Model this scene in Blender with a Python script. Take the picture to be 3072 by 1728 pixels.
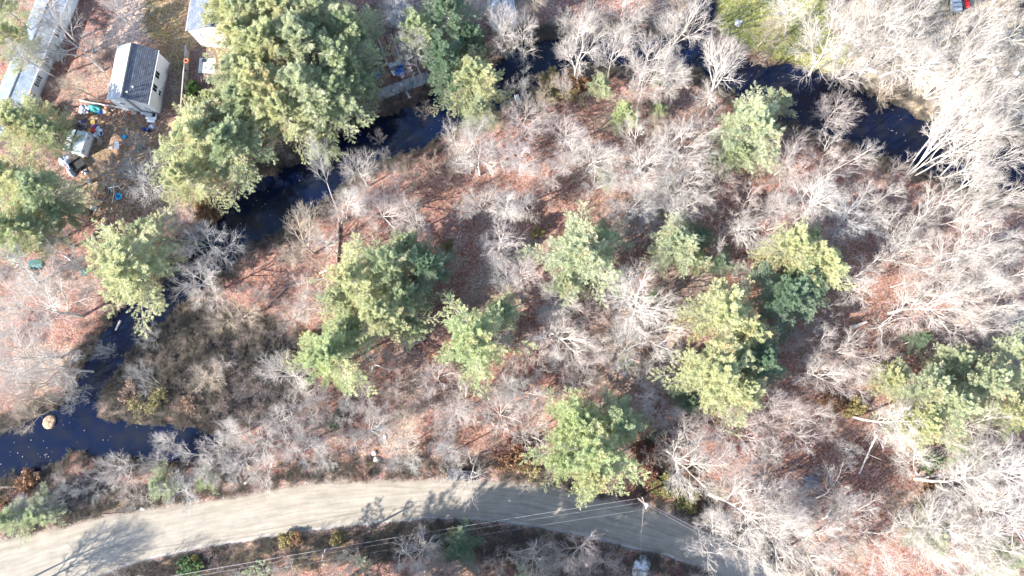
import bpy, bmesh, math, random
import numpy as np
from mathutils import Vector, Matrix, Quaternion
for o in list(bpy.data.objects): bpy.data.objects.remove(o)
S = bpy.context.scene
COL = S.collection
PI = math.pi
random.seed(7); RNG = np.random.default_rng(7)

# ------------------------------------------------------------------ camera
FPX, CX, CY = 2400.0, 1536.0, 864.0          # focal length and centre, in photo pixels
NAD = (1615.0, 1240.0)                        # where the camera's plumb line meets the picture
HC = 130.0
cam_d = bpy.data.cameras.new('camera'); cam = bpy.data.objects.new('camera', cam_d); COL.objects.link(cam)
cam_d.sensor_width = 36.0; cam_d.lens = 36.0*FPX/3072.0; cam_d.clip_end = 3000; cam_d.clip_start = 1
_dn = Vector(((NAD[0]-CX)/FPX, -(NAD[1]-CY)/FPX, -1)).normalized()
CQ = _dn.rotation_difference(Vector((0, 0, -1)))
cam.rotation_mode = 'QUATERNION'; cam.rotation_quaternion = CQ; cam.location = (0, 0, HC)
S.camera = cam
CR = np.array(CQ.to_matrix())

# ------------------------------------------------------------------ light
SUN_EL, SHADOW_AZ = math.radians(34), math.radians(28)     # shadows fall up and to the right
sdir = Vector((-math.cos(SHADOW_AZ)*math.cos(SUN_EL), -math.sin(SHADOW_AZ)*math.cos(SUN_EL), math.sin(SUN_EL)))
W = bpy.data.worlds.new("World"); S.world = W; W.use_nodes = True
wn = W.node_tree.nodes; wn.clear()
sk = wn.new('ShaderNodeTexSky'); sk.sky_type = 'NISHITA'; sk.sun_disc = False
sk.sun_elevation = SUN_EL; sk.sun_rotation = math.atan2(sdir.x, sdir.y)
sk.altitude = 100; sk.dust_density = 0.6
bg = wn.new('ShaderNodeBackground'); bg.inputs[1].default_value = 0.15
wo = wn.new('ShaderNodeOutputWorld')
W.node_tree.links.new(sk.outputs[0], bg.inputs[0]); W.node_tree.links.new(bg.outputs[0], wo.inputs[0])
sl = bpy.data.lights.new('sun', 'SUN'); sl.energy = 5.0; sl.angle = math.radians(0.5); sl.color = (1.0, 0.95, 0.87)
so = bpy.data.objects.new('sun', sl); COL.objects.link(so)
so.rotation_mode = 'QUATERNION'; so.rotation_quaternion = sdir.to_track_quat('Z', 'Y')
so.location = (0, 0, 200)
S.view_settings.view_transform = 'Standard'; S.view_settings.look = 'None'
S.view_settings.gamma = 1; S.view_settings.exposure = 1.9
S.view_settings.use_curve_mapping = False
S.render.engine = 'CYCLES'
S.cycles.max_bounces = 6; S.cycles.transparent_max_bounces = 6

# ------------------------------------------------------------------ photo pixel <-> world
def P(px, py, z=0.0):
    c = CR @ np.array([(px-CX)/FPX, -(py-CY)/FPX, -1.0])
    t = (z-HC)/c[2]
    return Vector((c[0]*t, c[1]*t, z))
def px_of(pts):                                # (n,3) world -> (n,2) photo pixels
    q = (np.asarray(pts)-np.array([0, 0, HC])) @ CR
    return np.stack([CX+FPX*q[:, 0]/-q[:, 2], CY-FPX*q[:, 1]/-q[:, 2]], 1)

# ------------------------------------------------------------------ helpers: objects
def tag(o, label=None, cat=None, group=None, kind=None):
    if label: o['label'] = label
    if cat: o['category'] = cat
    if group: o['group'] = group
    if kind: o['kind'] = kind
    return o
def empty(name, loc, rz=0.0):
    o = bpy.data.objects.new(name, None); COL.objects.link(o)
    o.location = loc; o.rotation_euler = (0, 0, rz); o.empty_display_size = .3
    return o
def mesh_np(name, V, F, smooth=False):
    """V (n,3), F list of arrays (m,k) of equal-size faces"""
    me = bpy.data.meshes.new(name)
    V = np.asarray(V, dtype=np.float32)
    if not isinstance(F, list): F = [F]
    F = [np.asarray(f, dtype=np.int32) for f in F if len(f)]
    me.vertices.add(len(V)); me.vertices.foreach_set('co', V.ravel())
    loops = np.concatenate([f.ravel() for f in F])
    sizes = np.concatenate([np.full(len(f), f.shape[1], np.int32) for f in F])
    starts = np.concatenate([[0], np.cumsum(sizes)[:-1]]).astype(np.int32)
    me.loops.add(len(loops)); me.loops.foreach_set('vertex_index', loops)
    me.polygons.add(len(sizes)); me.polygons.foreach_set('loop_start', starts)
    if smooth: me.polygons.foreach_set('use_smooth', np.ones(len(sizes), bool))
    me.update(calc_edges=True); me.validate()
    return me
class MB:
    """collects simple solids into one mesh"""
    def __init__(s): s.v = []; s.f = []
    def add(s, vs, fs):
        n = len(s.v); s.v += [tuple(v) for v in vs]; s.f += [tuple(i+n for i in f) for f in fs]; return s
    def box(s, c, d, rz=0.0, rx=0.0, ry=0.0, taper=1.0):
        R = Matrix.Rotation(rz, 3, 'Z') @ Matrix.Rotation(ry, 3, 'Y') @ Matrix.Rotation(rx, 3, 'X')
        vs = []
        for z in (-1, 1):
            k = taper if z > 0 else 1
            for x, y in ((-1, -1), (1, -1), (1, 1), (-1, 1)):
                vs.append(Vector(c)+R @ Vector((x*d[0]/2*k, y*d[1]/2*k, z*d[2]/2)))
        return s.add(vs, [(3, 2, 1, 0), (4, 5, 6, 7), (0, 1, 5, 4), (1, 2, 6, 5), (2, 3, 7, 6), (3, 0, 4, 7)])
    def bar(s, a, b, w, h=None):
        a = Vector(a); b = Vector(b); h = h or w; d = (b-a); L = d.length; d.normalize()
        u = d.cross(Vector((0, 0, 1)));
        if u.length < 1e-3: u = Vector((1, 0, 0))
        u.normalize(); t = u.cross(d)
        vs = [p+u*sx*w/2+t*sy*h/2 for p in (a, b) for sx, sy in ((-1, -1), (1, -1), (1, 1), (-1, 1))]
        return s.add(vs, [(3, 2, 1, 0), (4, 5, 6, 7), (0, 1, 5, 4), (1, 2, 6, 5), (2, 3, 7, 6), (3, 0, 4, 7)])
    def tube(s, pts, r, n=8, caps=True):
        pts = [Vector(p) for p in pts]; rs = r if hasattr(r, '__len__') else [r]*len(pts)
        vs = []
        for i, p in enumerate(pts):
            d = (pts[min(i+1, len(pts)-1)]-pts[max(i-1, 0)]).normalized()
            u = d.cross(Vector((0, 0, 1)));
            if u.length < 1e-3: u = Vector((1, 0, 0))
            u.normalize(); t = d.cross(u)
            for k in range(n):
                a = 2*PI*k/n; vs.append(p+(u*math.cos(a)+t*math.sin(a))*rs[i])
        fs = []
        for i in range(len(pts)-1):
            for k in range(n):
                fs.append((i*n+k, i*n+(k+1) % n, (i+1)*n+(k+1) % n, (i+1)*n+k))
        if caps:
            fs.append(tuple(range(n))[::-1]); fs.append(tuple((len(pts)-1)*n+k for k in range(n)))
        return s.add(vs, fs)
    def lathe(s, c, prof, n=16):
        """prof [(r,z)...] around vertical axis at c"""
        vs = []
        for r, z in prof:
            for k in range(n):
                a = 2*PI*k/n; vs.append((c[0]+r*math.cos(a), c[1]+r*math.sin(a), c[2]+z))
        fs = []
        for i in range(len(prof)-1):
            for k in range(n): fs.append((i*n+k, i*n+(k+1) % n, (i+1)*n+(k+1) % n, (i+1)*n+k))
        fs.append(tuple(range(n))[::-1]); fs.append(tuple((len(prof)-1)*n+k for k in range(n)))
        return s.add(vs, fs)
    def torus(s, c, R, r, n=18, m=6, axis='Z'):
        vs = []; fs = []
        for i in range(n):
            a = 2*PI*i/n
            for j in range(m):
                b = 2*PI*j/m; q = (R+r*math.cos(b))
                v = (q*math.cos(a), q*math.sin(a), r*math.sin(b))
                if axis == 'X': v = (v[2], v[0], v[1])
                if axis == 'Y': v = (v[0], v[2], v[1])
                vs.append((c[0]+v[0], c[1]+v[1], c[2]+v[2]))
        for i in range(n):
            for j in range(m):
                fs.append((i*m+j, ((i+1) % n)*m+j, ((i+1) % n)*m+(j+1) % m, i*m+(j+1) % m))
        return s.add(vs, fs)
    def prism(s, poly, z0, z1):
        """poly list of (x,y), extruded z0..z1"""
        n = len(poly)
        vs = [(x, y, z0) for x, y in poly]+[(x, y, z1) for x, y in poly]
        return s.add(vs, [tuple(range(n))[::-1], tuple(range(n, 2*n))]+[(i, (i+1) % n, n+(i+1) % n, n+i) for i in range(n)])
    def build(s, name, m, parent=None, smooth=False, bevel=0.0):
        me = bpy.data.meshes.new(name); me.from_pydata(s.v, [], s.f); me.update()
        bm = bmesh.new(); bm.from_mesh(me); bmesh.ops.recalc_face_normals(bm, faces=bm.faces)
        if bevel:
            bmesh.ops.bevel(bm, geom=list(bm.edges), offset=bevel, segments=2, affect='EDGES', clamp_overlap=True)
        bm.to_mesh(me); bm.free()
        if smooth:
            me.polygons.foreach_set('use_smooth', np.ones(len(me.polygons), bool))
        me.materials.append(m)
        o = bpy.data.objects.new(name, me); COL.objects.link(o)
        if parent: o.parent = parent
        return o

# ------------------------------------------------------------------ helpers: materials
def mat(name, col, rough=.8, metal=0.0, var=.25, scale=3.0, bump=.0, bscale=20.0, dirt=None, dscale=1.2, spec=.3, objcol=False):
    m = bpy.data.materials.new(name); m.use_nodes = True
    nt = m.node_tree; n = nt.nodes; l = nt.links
    b = n['Principled BSDF']; b.inputs['Roughness'].default_value = rough; b.inputs['Metallic'].default_value = metal
    b.inputs['Specular IOR Level'].default_value = spec
    tc = n.new('ShaderNodeTexCoord')
    nz = n.new('ShaderNodeTexNoise'); nz.inputs['Scale'].default_value = scale; nz.inputs['Detail'].default_value = 6
    nz.inputs['Roughness'].default_value = .65
    l.new(tc.outputs['Object'], nz.inputs['Vector'])
    mr = n.new('ShaderNodeMapRange'); mr.inputs[1].default_value = .3; mr.inputs[2].default_value = .7
    mr.inputs[3].default_value = 1-var; mr.inputs[4].default_value = 1+var
    l.new(nz.outputs[0], mr.inputs[0])
    mx = n.new('ShaderNodeVectorMath'); mx.operation = 'MULTIPLY'; mx.inputs[0].default_value = col[:3]
    l.new(mr.outputs[0], mx.inputs[1])
    out = mx.outputs[0]
    if dirt:
        n2 = n.new('ShaderNodeTexNoise'); n2.inputs['Scale'].default_value = dscale; n2.inputs['Detail'].default_value = 8
        l.new(tc.outputs['Object'], n2.inputs['Vector'])
        r2 = n.new('ShaderNodeMapRange'); r2.inputs[1].default_value = .48; r2.inputs[2].default_value = .68
        l.new(n2.outputs[0], r2.inputs[0])
        m2 = n.new('ShaderNodeMix'); m2.data_type = 'RGBA'; l.new(r2.outputs[0], m2.inputs[0])
        l.new(out, m2.inputs[6]); m2.inputs[7].default_value = (*dirt, 1); out = m2.outputs[2]
    if objcol:
        oi = n.new('ShaderNodeObjectInfo'); m3 = n.new('ShaderNodeVectorMath'); m3.operation = 'MULTIPLY'
        l.new(out, m3.inputs[0]); l.new(oi.outputs['Color'], m3.inputs[1]); out = m3.outputs[0]
    l.new(out, b.inputs['Base Color'])
    if bump:
        n4 = n.new('ShaderNodeTexNoise'); n4.inputs['Scale'].default_value = bscale; n4.inputs['Detail'].default_value = 5
        l.new(tc.outputs['Object'], n4.inputs['Vector'])
        bp = n.new('ShaderNodeBump'); bp.inputs['Distance'].default_value = bump; l.new(n4.outputs[0], bp.inputs['Height'])
        l.new(bp.outputs[0], b.inputs['Normal'])
    return m

M = {}
M['bark'] = mat('bark', (.47, .44, .41), .85, var=.3, scale=2.5, objcol=True, bump=.02, bscale=12)
M['twig'] = mat('twig', (.455, .42, .395), .8, var=.25, scale=.9, objcol=True)
M['pine_bark'] = mat('pine_bark', (.30, .27, .24), .9, var=.3, scale=2)
M['wood_grey'] = mat('weathered_wood', (.30, .28, .27), .85, var=.3, scale=6, dirt=(.2, .18, .16))
M['wood_pale'] = mat('pale_wood', (.45, .38, .30), .85, var=.3, scale=6)
M['wood_dark'] = mat('dark_wood', (.12, .09, .07), .9, var=.3, scale=5)
M['white'] = mat('white_siding', (.80, .80, .80), .6, var=.04, scale=1, spec=.2)
M['white_plastic'] = mat('white_plastic', (.75, .75, .76), .5, var=.08)
M['grey_siding'] = mat('grey_siding', (.55, .58, .58), .6, var=.05, scale=1)
M['glass'] = mat('window_glass', (.015, .017, .02), .12, var=.1, spec=.5)
M['trim_dark'] = mat('dark_trim', (.04, .045, .05), .6)
M['concrete'] = mat('concrete', (.46, .46, .45), .9, var=.2, scale=3, dirt=(.3, .28, .26), dscale=2.5)
M['black'] = mat('black_rubber', (.02, .02, .022), .7, var=.3)
M['steel'] = mat('dull_steel', (.38, .40, .42), .45, metal=.5, var=.15)
M['blue'] = mat('blue_tarp', (.02, .12, .42), .5, var=.35, scale=4, bump=.05, bscale=5)
M['teal'] = mat('teal_tarp', (.03, .20, .19), .5, var=.35, scale=4, bump=.05, bscale=5)
M['teal_dark'] = mat('dark_teal_plastic', (.01, .12, .12), .5, var=.35)
M['pool'] = mat('pool_blue', (.02, .35, .62), .4, var=.15)
M['navy'] = mat('navy_plastic', (.02, .04, .16), .5, var=.3)
M['red'] = mat('red_plastic', (.45, .02, .03), .5, var=.3)
M['orange'] = mat('orange_plastic', (.42, .12, .05), .5, var=.3)
M['yellow'] = mat('mustard_cloth', (.34, .23, .08), .8, var=.3)
M['purple'] = mat('purple_cloth', (.10, .06, .16), .8, var=.3)
M['green_bin'] = mat('green_plastic', (.02, .12, .05), .5, var=.3)
M['tarp_grey'] = mat('grey_tarp', (.28, .32, .40), .45, var=.4, scale=2, bump=.08, bscale=4)
M['tan'] = mat('dry_straw', (.30, .21, .14), .95, var=.3, scale=6, bump=.05, bscale=10)
M['stone'] = mat('pale_stone', (.45, .43, .40), .9, var=.25, scale=3, bump=.05, bscale=8)
M['wire'] = mat('pale_wire', (.36, .33, .34), .5, var=.05)
M['pole'] = mat('pole_wood', (.26, .23, .21), .9, var=.25, scale=4)
M['leafmat'] = mat('leafy_roof', (.20, .10, .07), .95, var=.5, scale=4, dirt=(.35, .22, .1))

def roof_mat(name, c1, c2, along, pitch, rough=.8, amt=1.0, spec=.3):
    """courses/ribs across local axis 'along' (0,1) with joints"""
    m = mat(name, c1, rough, var=.2, scale=1.5, dirt=c2, dscale=1.0, spec=spec)
    nt = m.node_tree; n = nt.nodes; l = nt.links; b = n['Principled BSDF']
    br = n.new('ShaderNodeTexBrick'); tc = n.new('ShaderNodeTexCoord'); mp = n.new('ShaderNodeMapping')
    if along == 0: mp.inputs['Rotation'].default_value = (0, 0, PI/2)
    l.new(tc.outputs['Object'], mp.inputs[0]); l.new(mp.outputs[0], br.inputs['Vector'])
    br.inputs['Scale'].default_value = 1; br.inputs['Brick Width'].default_value = pitch*2.2; br.inputs['Row Height'].default_value = pitch
    br.inputs['Mortar Size'].default_value = pitch*.14; br.inputs['Color1'].default_value = (1, 1, 1, 1); br.inputs['Color2'].default_value = (.6, .6, .6, 1)
    br.inputs['Mortar'].default_value = (.3, .3, .3, 1)
    src = b.inputs['Base Color'].links[0].from_socket
    mx = n.new('ShaderNodeMix'); mx.data_type = 'RGBA'; mx.blend_type = 'MULTIPLY'; mx.inputs[0].default_value = amt
    l.new(src, mx.inputs[6]); l.new(br.outputs[0], mx.inputs[7]); l.new(mx.outputs[2], b.inputs['Base Color'])
    return m
M['shingle'] = roof_mat('dark_shingles', (.17, .18, .21), (.13, .14, .17), 0, .26)
M['shingle2'] = roof_mat('slate_shingles', (.16, .18, .24), (.11, .13, .18), 0, .26, amt=.7)
M['metal_roof'] = roof_mat('pale_ribbed_roof', (.22, .26, .31), (.14, .18, .24), 1, .3, .5, .35)
M['shed_roof'] = mat('shed_roof', (.48, .55, .58), .6, var=.08, scale=.8)

# leaf materials with per-clump colour
def leaf_mat(name, trans=.35):
    m = bpy.data.materials.new(name); m.use_nodes = True
    nt = m.node_tree; n = nt.nodes; l = nt.links; n.clear()
    at = n.new('ShaderNodeAttribute'); at.attribute_name = 'tone'
    oi = n.new('ShaderNodeObjectInfo')
    mx = n.new('ShaderNodeVectorMath'); mx.operation = 'MULTIPLY'
    l.new(at.outputs['Color'], mx.inputs[0]); l.new(oi.outputs['Color'], mx.inputs[1])
    d = n.new('ShaderNodeBsdfDiffuse'); t = n.new('ShaderNodeBsdfTranslucent'); ms = n.new('ShaderNodeMixShader')
    ms.inputs[0].default_value = trans
    l.new(mx.outputs[0], d.inputs[0]); l.new(mx.outputs[0], t.inputs[0])
    l.new(d.outputs[0], ms.inputs[1]); l.new(t.outputs[0], ms.inputs[2])
    g = n.new('ShaderNodeBsdfGlossy'); g.inputs['Roughness'].default_value = .5; g.inputs[0].default_value = (1, 1, 1, 1)
    m2 = n.new('ShaderNodeMixShader'); m2.inputs[0].default_value = .03
    l.new(ms.outputs[0], m2.inputs[1]); l.new(g.outputs[0], m2.inputs[2])
    o = n.new('ShaderNodeOutputMaterial'); l.new(m2.outputs[0], o.inputs[0])
    return m
M['needle'] = leaf_mat('pine_needles', .42)
M['leaf'] = leaf_mat('shrub_leaves', .35)

# ------------------------------------------------------------------ noise + zones (numpy)
def vnoise(x, y, s, seed=0):
    r = np.random.default_rng(seed).random((64, 64))
    u = x/s; v = y/s; i = np.floor(u).astype(int); j = np.floor(v).astype(int); fu = u-i; fv = v-j
    fu = fu*fu*(3-2*fu); fv = fv*fv*(3-2*fv)
    a = r[i % 64, j % 64]; b = r[(i+1) % 64, j % 64]; c = r[i % 64, (j+1) % 64]; d = r[(i+1) % 64, (j+1) % 64]
    return (a*(1-fu)+b*fu)*(1-fv)+(c*(1-fu)+d*fu)*fv
def fbm(x, y, s, seed=0, o=4):
    t = 0; a = 1; n = 0
    for k in range(o): t = t+a*vnoise(x+31.7*k, y-17.3*k, s/2**k, seed+k); n += a; a *= .55
    return t/n
def sd_poly(p, poly):
    """signed distance (neg inside) of p (n,2) to polygon"""
    poly = np.asarray(poly, float); d = np.full(len(p), 1e9); ins = np.zeros(len(p), bool)
    for a, b in zip(poly, np.roll(poly, -1, 0)):
        e = b-a; w = p-a; t = np.clip((w@e)/(e@e), 0, 1); q = w-t[:, None]*e
        d = np.minimum(d, np.hypot(q[:, 0], q[:, 1]))
        c = ((a[1] <= p[:, 1]) != (b[1] <= p[:, 1]))
        with np.errstate(divide='ignore', invalid='ignore'):
            xi = a[0]+(p[:, 1]-a[1])/(b[1]-a[1])*e[0]
        ins ^= c & (p[:, 0] < xi)
    return np.where(ins, -d, d)
def sd_chain(p, pts):
    """distance to a chain of (x,y,r) capsules with changing radius"""
    d = np.full(len(p), 1e9)
    for a, b in zip(pts[:-1], pts[1:]):
        a = np.array(a, float); b = np.array(b, float); e = b[:2]-a[:2]; w = p-a[:2]
        t = np.clip((w@e)/(e@e), 0, 1); q = w-t[:, None]*e
        d = np.minimum(d, np.hypot(q[:, 0], q[:, 1])-(a[2]+(b[2]-a[2])*t))
    return d
RIVER = [(-300, 1430, 100), (-150, 1400, 95), (0, 1370, 70), (120, 1330, 72), (220, 1260, 62), (265, 1160, 42), (320, 1060, 42), (400, 960, 50), (480, 905, 44), (560, 840, 42),
 (640, 760, 50), (700, 665, 66), (790, 625, 75), (880, 575, 78), (960, 520, 66), (1040, 455, 58), (1130, 420, 62), (1230, 385, 62), (1330, 330, 58), (1430, 290, 62),
 (1530, 240, 66), (1620, 180, 58), (1720, 150, 48), (1850, 140, 45), (1980, 150, 45), (2090, 160, 48), (2180, 205, 48), (2275, 250, 58), (2350, 265, 72), (2440, 305, 84), (2562, 342, 74),
 (2650, 385, 76), (2721, 412, 74), (2850, 462, 78), (2980, 495, 70), (3150, 520, 70), (3400, 560, 80)]
RIVER2 = [(200, 1290, 62), (330, 1320, 52), (450, 1330, 50), (560, 1330, 44), (640, 1330, 22)]
RIVER3 = [(2118, 20, 22), (2110, 70, 28), (2105, 160, 36)]
def river_sd(q):                               # in photo pixels; ~18 px to the metre
    d = np.minimum(sd_chain(q, RIVER), np.minimum(sd_chain(q, RIVER2), sd_chain(q, RIVER3)))
    return d-7+(fbm(q[:, 0], q[:, 1], 60, 3)-.5)*34
ROAD_UP = [(-420, 1760), (-200, 1680), (0, 1617), (120, 1592), (358, 1538), (513, 1514), (656, 1497), (775, 1479), (882, 1452), (1073, 1440), (1312, 1434), (1479, 1440), (1646, 1452), (1789, 1491), (1932, 1516), (2027, 1550), (2146, 1598), (2266, 1658), (2400, 1735), (2600, 1850), (2800, 1990)]
ROAD_LO = [(-420, 1990), (-200, 1900), (100, 1795), (310, 1732), (393, 1695), (596, 1651), (835, 1610), (1073, 1578), (1264, 1560), (1431, 1562), (1610, 1586), (1729, 1606), (1848, 1640), (1968, 1660), (2050, 1688), (2150, 1732), (2250, 1790), (2400, 1900), (2600, 2060)]
ROAD_POLY = ROAD_UP+ROAD_LO[::-1]
# ------------------------------------------------------------------ ground
GX0, GX1, GY0, GY1, GS = -125.0, 125.0, -70.0, 118.0, 0.5
def smooth(d, a, b):                           # 1 at d<=a, 0 at d>=b
    return np.clip((b-d)/(b-a), 0, 1)
D = 1.1925                                     # earlier notes were taken on a 2576 px view
def dp(l): return [(x*D, y*D) for x, y in l]
LAWN = dp([(1785, -60), (2060, -60), (2075, 60), (2150, 125), (2070, 190), (1990, 175), (1925, 150), (1850, 115), (1795, 70)])
STRAW = dp([(2060, -80), (2700, -80), (2700, 430), (2450, 360), (2300, 300), (2180, 260), (2000, 190), (2060, 120), (2010, 40)])
DRIVE = dp([(255, 110), (330, -60), (430, -60), (415, 60), (385, 95), (310, 130)])
YARD = dp([(360, -60), (470, -60), (480, 100), (560, 120), (560, 240), (400, 300), (440, 240), (430, 150), (365, 90)])
YARD2 = dp([(210, 290), (400, 300), (440, 420), (440, 520), (330, 560), (200, 540), (180, 450), (230, 340)])
SOIL = dp([(470, 130), (540, 130), (560, 260), (460, 300)])
MARSH = dp([(300, 850), (480, 760), (620, 790), (760, 830), (780, 960), (690, 1060), (560, 1070), (300, 1070), (250, 1010)])
VERGE = dp([(230, 1460), (430, 1400), (700, 1345), (900, 1325), (1060, 1315), (1200, 1312), (1350, 1330), (1450, 1348), (1560, 1380), (1500, 1460), (1100, 1390), (700, 1430), (500, 1480)])
CORNER = dp([(-60, 1180), (180, 1210), (480, 1260), (420, 1275), (100, 1335), (-60, 1360)])
REDBANK = dp([(1640, 1060), (1760, 1120), (1800, 1300), (1700, 1280), (1560, 1250)])
ISLE = dp([(860, 300), (1080, 250), (1100, 270), (980, 330), (880, 350)])
def ground_z(x, y, sdr, sdroad):
    n = (fbm(x, y, 9, 11)-.5)*.55+(fbm(x, y, 1.6, 12, 2)-.5)*.16
    k = np.clip(sdroad/1.5, 0, 1)
    z = n*k
    bank = np.clip(sdr/1.6, -1.2, 1)          # metres from the water's edge
    z = np.where(sdr < 1.6, z*np.clip(sdr/1.6, 0, 1)+(bank-1)*.55, z)
    return z
def ground_sheet():
    xs = np.arange(GX0, GX1+GS/2, GS); ys = np.arange(GY0, GY1+GS/2, GS)
    X, Y = np.meshgrid(xs, ys); x = X.ravel(); y = Y.ravel()
    q = px_of(np.stack([x, y, 0*x], 1))
    sr = river_sd(q)/18.5; sroad = sd_poly(q, ROAD_POLY)/18.5
    z = ground_z(x, y, sr, sroad)
    wob = (fbm(x, y, 4, 21)-.5)*70
    n1 = fbm(x, y, 7, 31)[:, None]; n2 = fbm(x, y, 2.2, 32)[:, None]; n3 = fbm(x, y, 16, 33)[:, None]
    leafA = np.array([.285, .16, .128]); leafB = np.array([.165, .08, .06]); leafC = np.array([.245, .18, .145]); leafD = np.array([.26, .155, .115])
    c = leafA*(1-n2)+leafB*n2
    k = np.clip((n1-.5)*5, 0, 1); c = c*(1-k)+leafC*k
    k = np.clip((n3-.56)*6, 0, 1)*.6; c = c*(1-k)+leafD*k
    def zone(poly, col, soft=40, amt=1.0, col2=None):
        nonlocal c
        w = (smooth(sd_poly(q, poly)+wob, -soft/2, soft/2)*amt)[:, None]
        cc = np.array(col) if col2 is None else np.array(col)*(1-n2)+np.array(col2)*n2
        c = c*(1-w)+cc*w
    zone(STRAW, (.30, .26, .19), 60, .9, (.22, .17, .12))
    zone(LAWN, (.14, .16, .045), 30, 1, (.26, .23, .08))
    zone(DRIVE, (.46, .34, .27), 30, .9, (.38, .26, .2))
    zone(YARD, (.17, .14, .07), 30, 1, (.22, .13, .08))
    zone(YARD2, (.27, .17, .12), 50, .8, (.20, .15, .08))
    zone(SOIL, (.16, .11, .10), 16, 1)
    zone(MARSH, (.075, .062, .05), 50, 1, (.045, .04, .038))
    zone(dp([(570, 860), (740, 820), (790, 960), (690, 1055), (570, 1040)]), (.035, .032, .04), 60, 1, (.06, .05, .045))
    zone(VERGE, (.16, .13, .075), 20, 1, (.22, .12, .10))
    zone(CORNER, (.19, .12, .09), 30, .8, (.13, .11, .06))
    zone(REDBANK, (.27, .10, .05), 30, .8, (.16, .08, .05))
    # pale sandy shoulder by the road
    w = (smooth(sroad+(n2[:, 0]-.5)*1.0, -.1, .8)*.55)[:, None]; c = c*(1-w)+np.array([.26, .22, .19])*w
    # wet dark mud at the water line and below it
    w = smooth(sr, .05, .7)[:, None]; c = c*(1-w)+np.array([.045, .035, .03])*w
    nx, ny = len(xs), len(ys)
    I = np.arange(nx*ny).reshape(ny, nx)
    F = np.stack([I[:-1, :-1], I[:-1, 1:], I[1:, 1:], I[1:, :-1]], -1).reshape(-1, 4)
    # outer ring to the far distance
    V = np.stack([x, y, z], 1)
    n0 = len(V); R = 1500.0
    V = np.vstack([V, [[GX0-.01, GY0-.01, 0], [GX1+.01, GY0-.01, 0], [GX1+.01, GY1+.01, 0], [GX0-.01, GY1+.01, 0], [-R, -R, 0], [R, -R, 0], [R, R, 0], [-R, R, 0]]])
    G = [[n0, n0+4, n0+5, n0+1], [n0+1, n0+5, n0+6, n0+2], [n0+2, n0+6, n0+7, n0+3], [n0+3, n0+7, n0+4, n0]]
    c = np.vstack([c, np.tile([[.25, .17, .12]], (8, 1))])
    me = mesh_np('ground', V, np.vstack([F, G]), True)
    at = me.attributes.new('base', 'FLOAT_COLOR', 'POINT')
    at.data.foreach_set('color', np.hstack([c, np.ones((len(c), 1))]).astype(np.float32).ravel())
    o = bpy.data.objects.new('ground', me); COL.objects.link(o); tag(o, kind='structure')
    m = bpy.data.materials.new('leaf_litter_ground'); m.use_nodes = True
    nt = m.node_tree; n = nt.nodes; l = nt.links; b = n['Principled BSDF']; b.inputs['Roughness'].default_value = .95
    b.inputs['Specular IOR Level'].default_value = .1
    a = n.new('ShaderNodeAttribute'); a.attribute_name = 'base'; tc = n.new('ShaderNodeTexCoord')
    v = n.new('ShaderNodeTexVoronoi'); v.inputs['Scale'].default_value = 5.5; l.new(tc.outputs['Object'], v.inputs['Vector'])
    hs = n.new('ShaderNodeSeparateColor'); l.new(v.outputs['Color'], hs.inputs[0])
    nz = n.new('ShaderNodeTexNoise'); nz.inputs['Scale'].default_value = 2.4; nz.inputs['Detail'].default_value = 8; nz.inputs['Roughness'].default_value = .75
    l.new(tc.outputs['Object'], nz.inputs['Vector'])
    r1 = n.new('ShaderNodeMapRange'); r1.inputs[3].default_value = .55; r1.inputs[4].default_value = 1.4; l.new(hs.outputs[0], r1.inputs[0])
    r2 = n.new('ShaderNodeMapRange'); r2.inputs[1].default_value = .32; r2.inputs[2].default_value = .68; r2.inputs[3].default_value = .55; r2.inputs[4].default_value = 1.4; l.new(nz.outputs[0], r2.inputs[0])
    mu = n.new('ShaderNodeMath'); mu.operation = 'MULTIPLY'; l.new(r1.outputs[0], mu.inputs[0]); l.new(r2.outputs[0], mu.inputs[1])
    mx = n.new('ShaderNodeVectorMath'); mx.operation = 'MULTIPLY'; l.new(a.outputs['Color'], mx.inputs[0]); l.new(mu.outputs[0], mx.inputs[1])
    # some leaves turn orange, some ash
    hh = n.new('ShaderNodeHueSaturation'); l.new(mx.outputs[0], hh.inputs['Color'])
    r3 = n.new('ShaderNodeMapRange'); r3.inputs[3].default_value = .475; r3.inputs[4].default_value = .53; l.new(hs.outputs[1], r3.inputs[0]); l.new(r3.outputs[0], hh.inputs['Hue'])
    r4 = n.new('ShaderNodeMapRange'); r4.inputs[3].default_value = .6; r4.inputs[4].default_value = 1.3; l.new(hs.outputs[2], r4.inputs[0]); l.new(r4.outputs[0], hh.inputs['Saturation'])
    l.new(hh.outputs[0], b.inputs['Base Color'])
    bp = n.new('ShaderNodeBump'); bp.inputs['Distance'].default_value = .12; bp.inputs['Strength'].default_value = .8
    ad = n.new('ShaderNodeMath'); ad.operation = 'ADD'; l.new(hs.outputs[0], ad.inputs[0]); l.new(nz.outputs[0], ad.inputs[1])
    l.new(ad.outputs[0], bp.inputs['Height']); l.new(bp.outputs[0], b.inputs['Normal'])
    me.materials.append(m)
    return o
ground_sheet()
def gz(x, y):
    q = px_of([[x, y, 0]]); return float(ground_z(np.array([x]), np.array([y]), river_sd(q)/18.5, sd_poly(q, ROAD_POLY)/18.5)[0])

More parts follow.
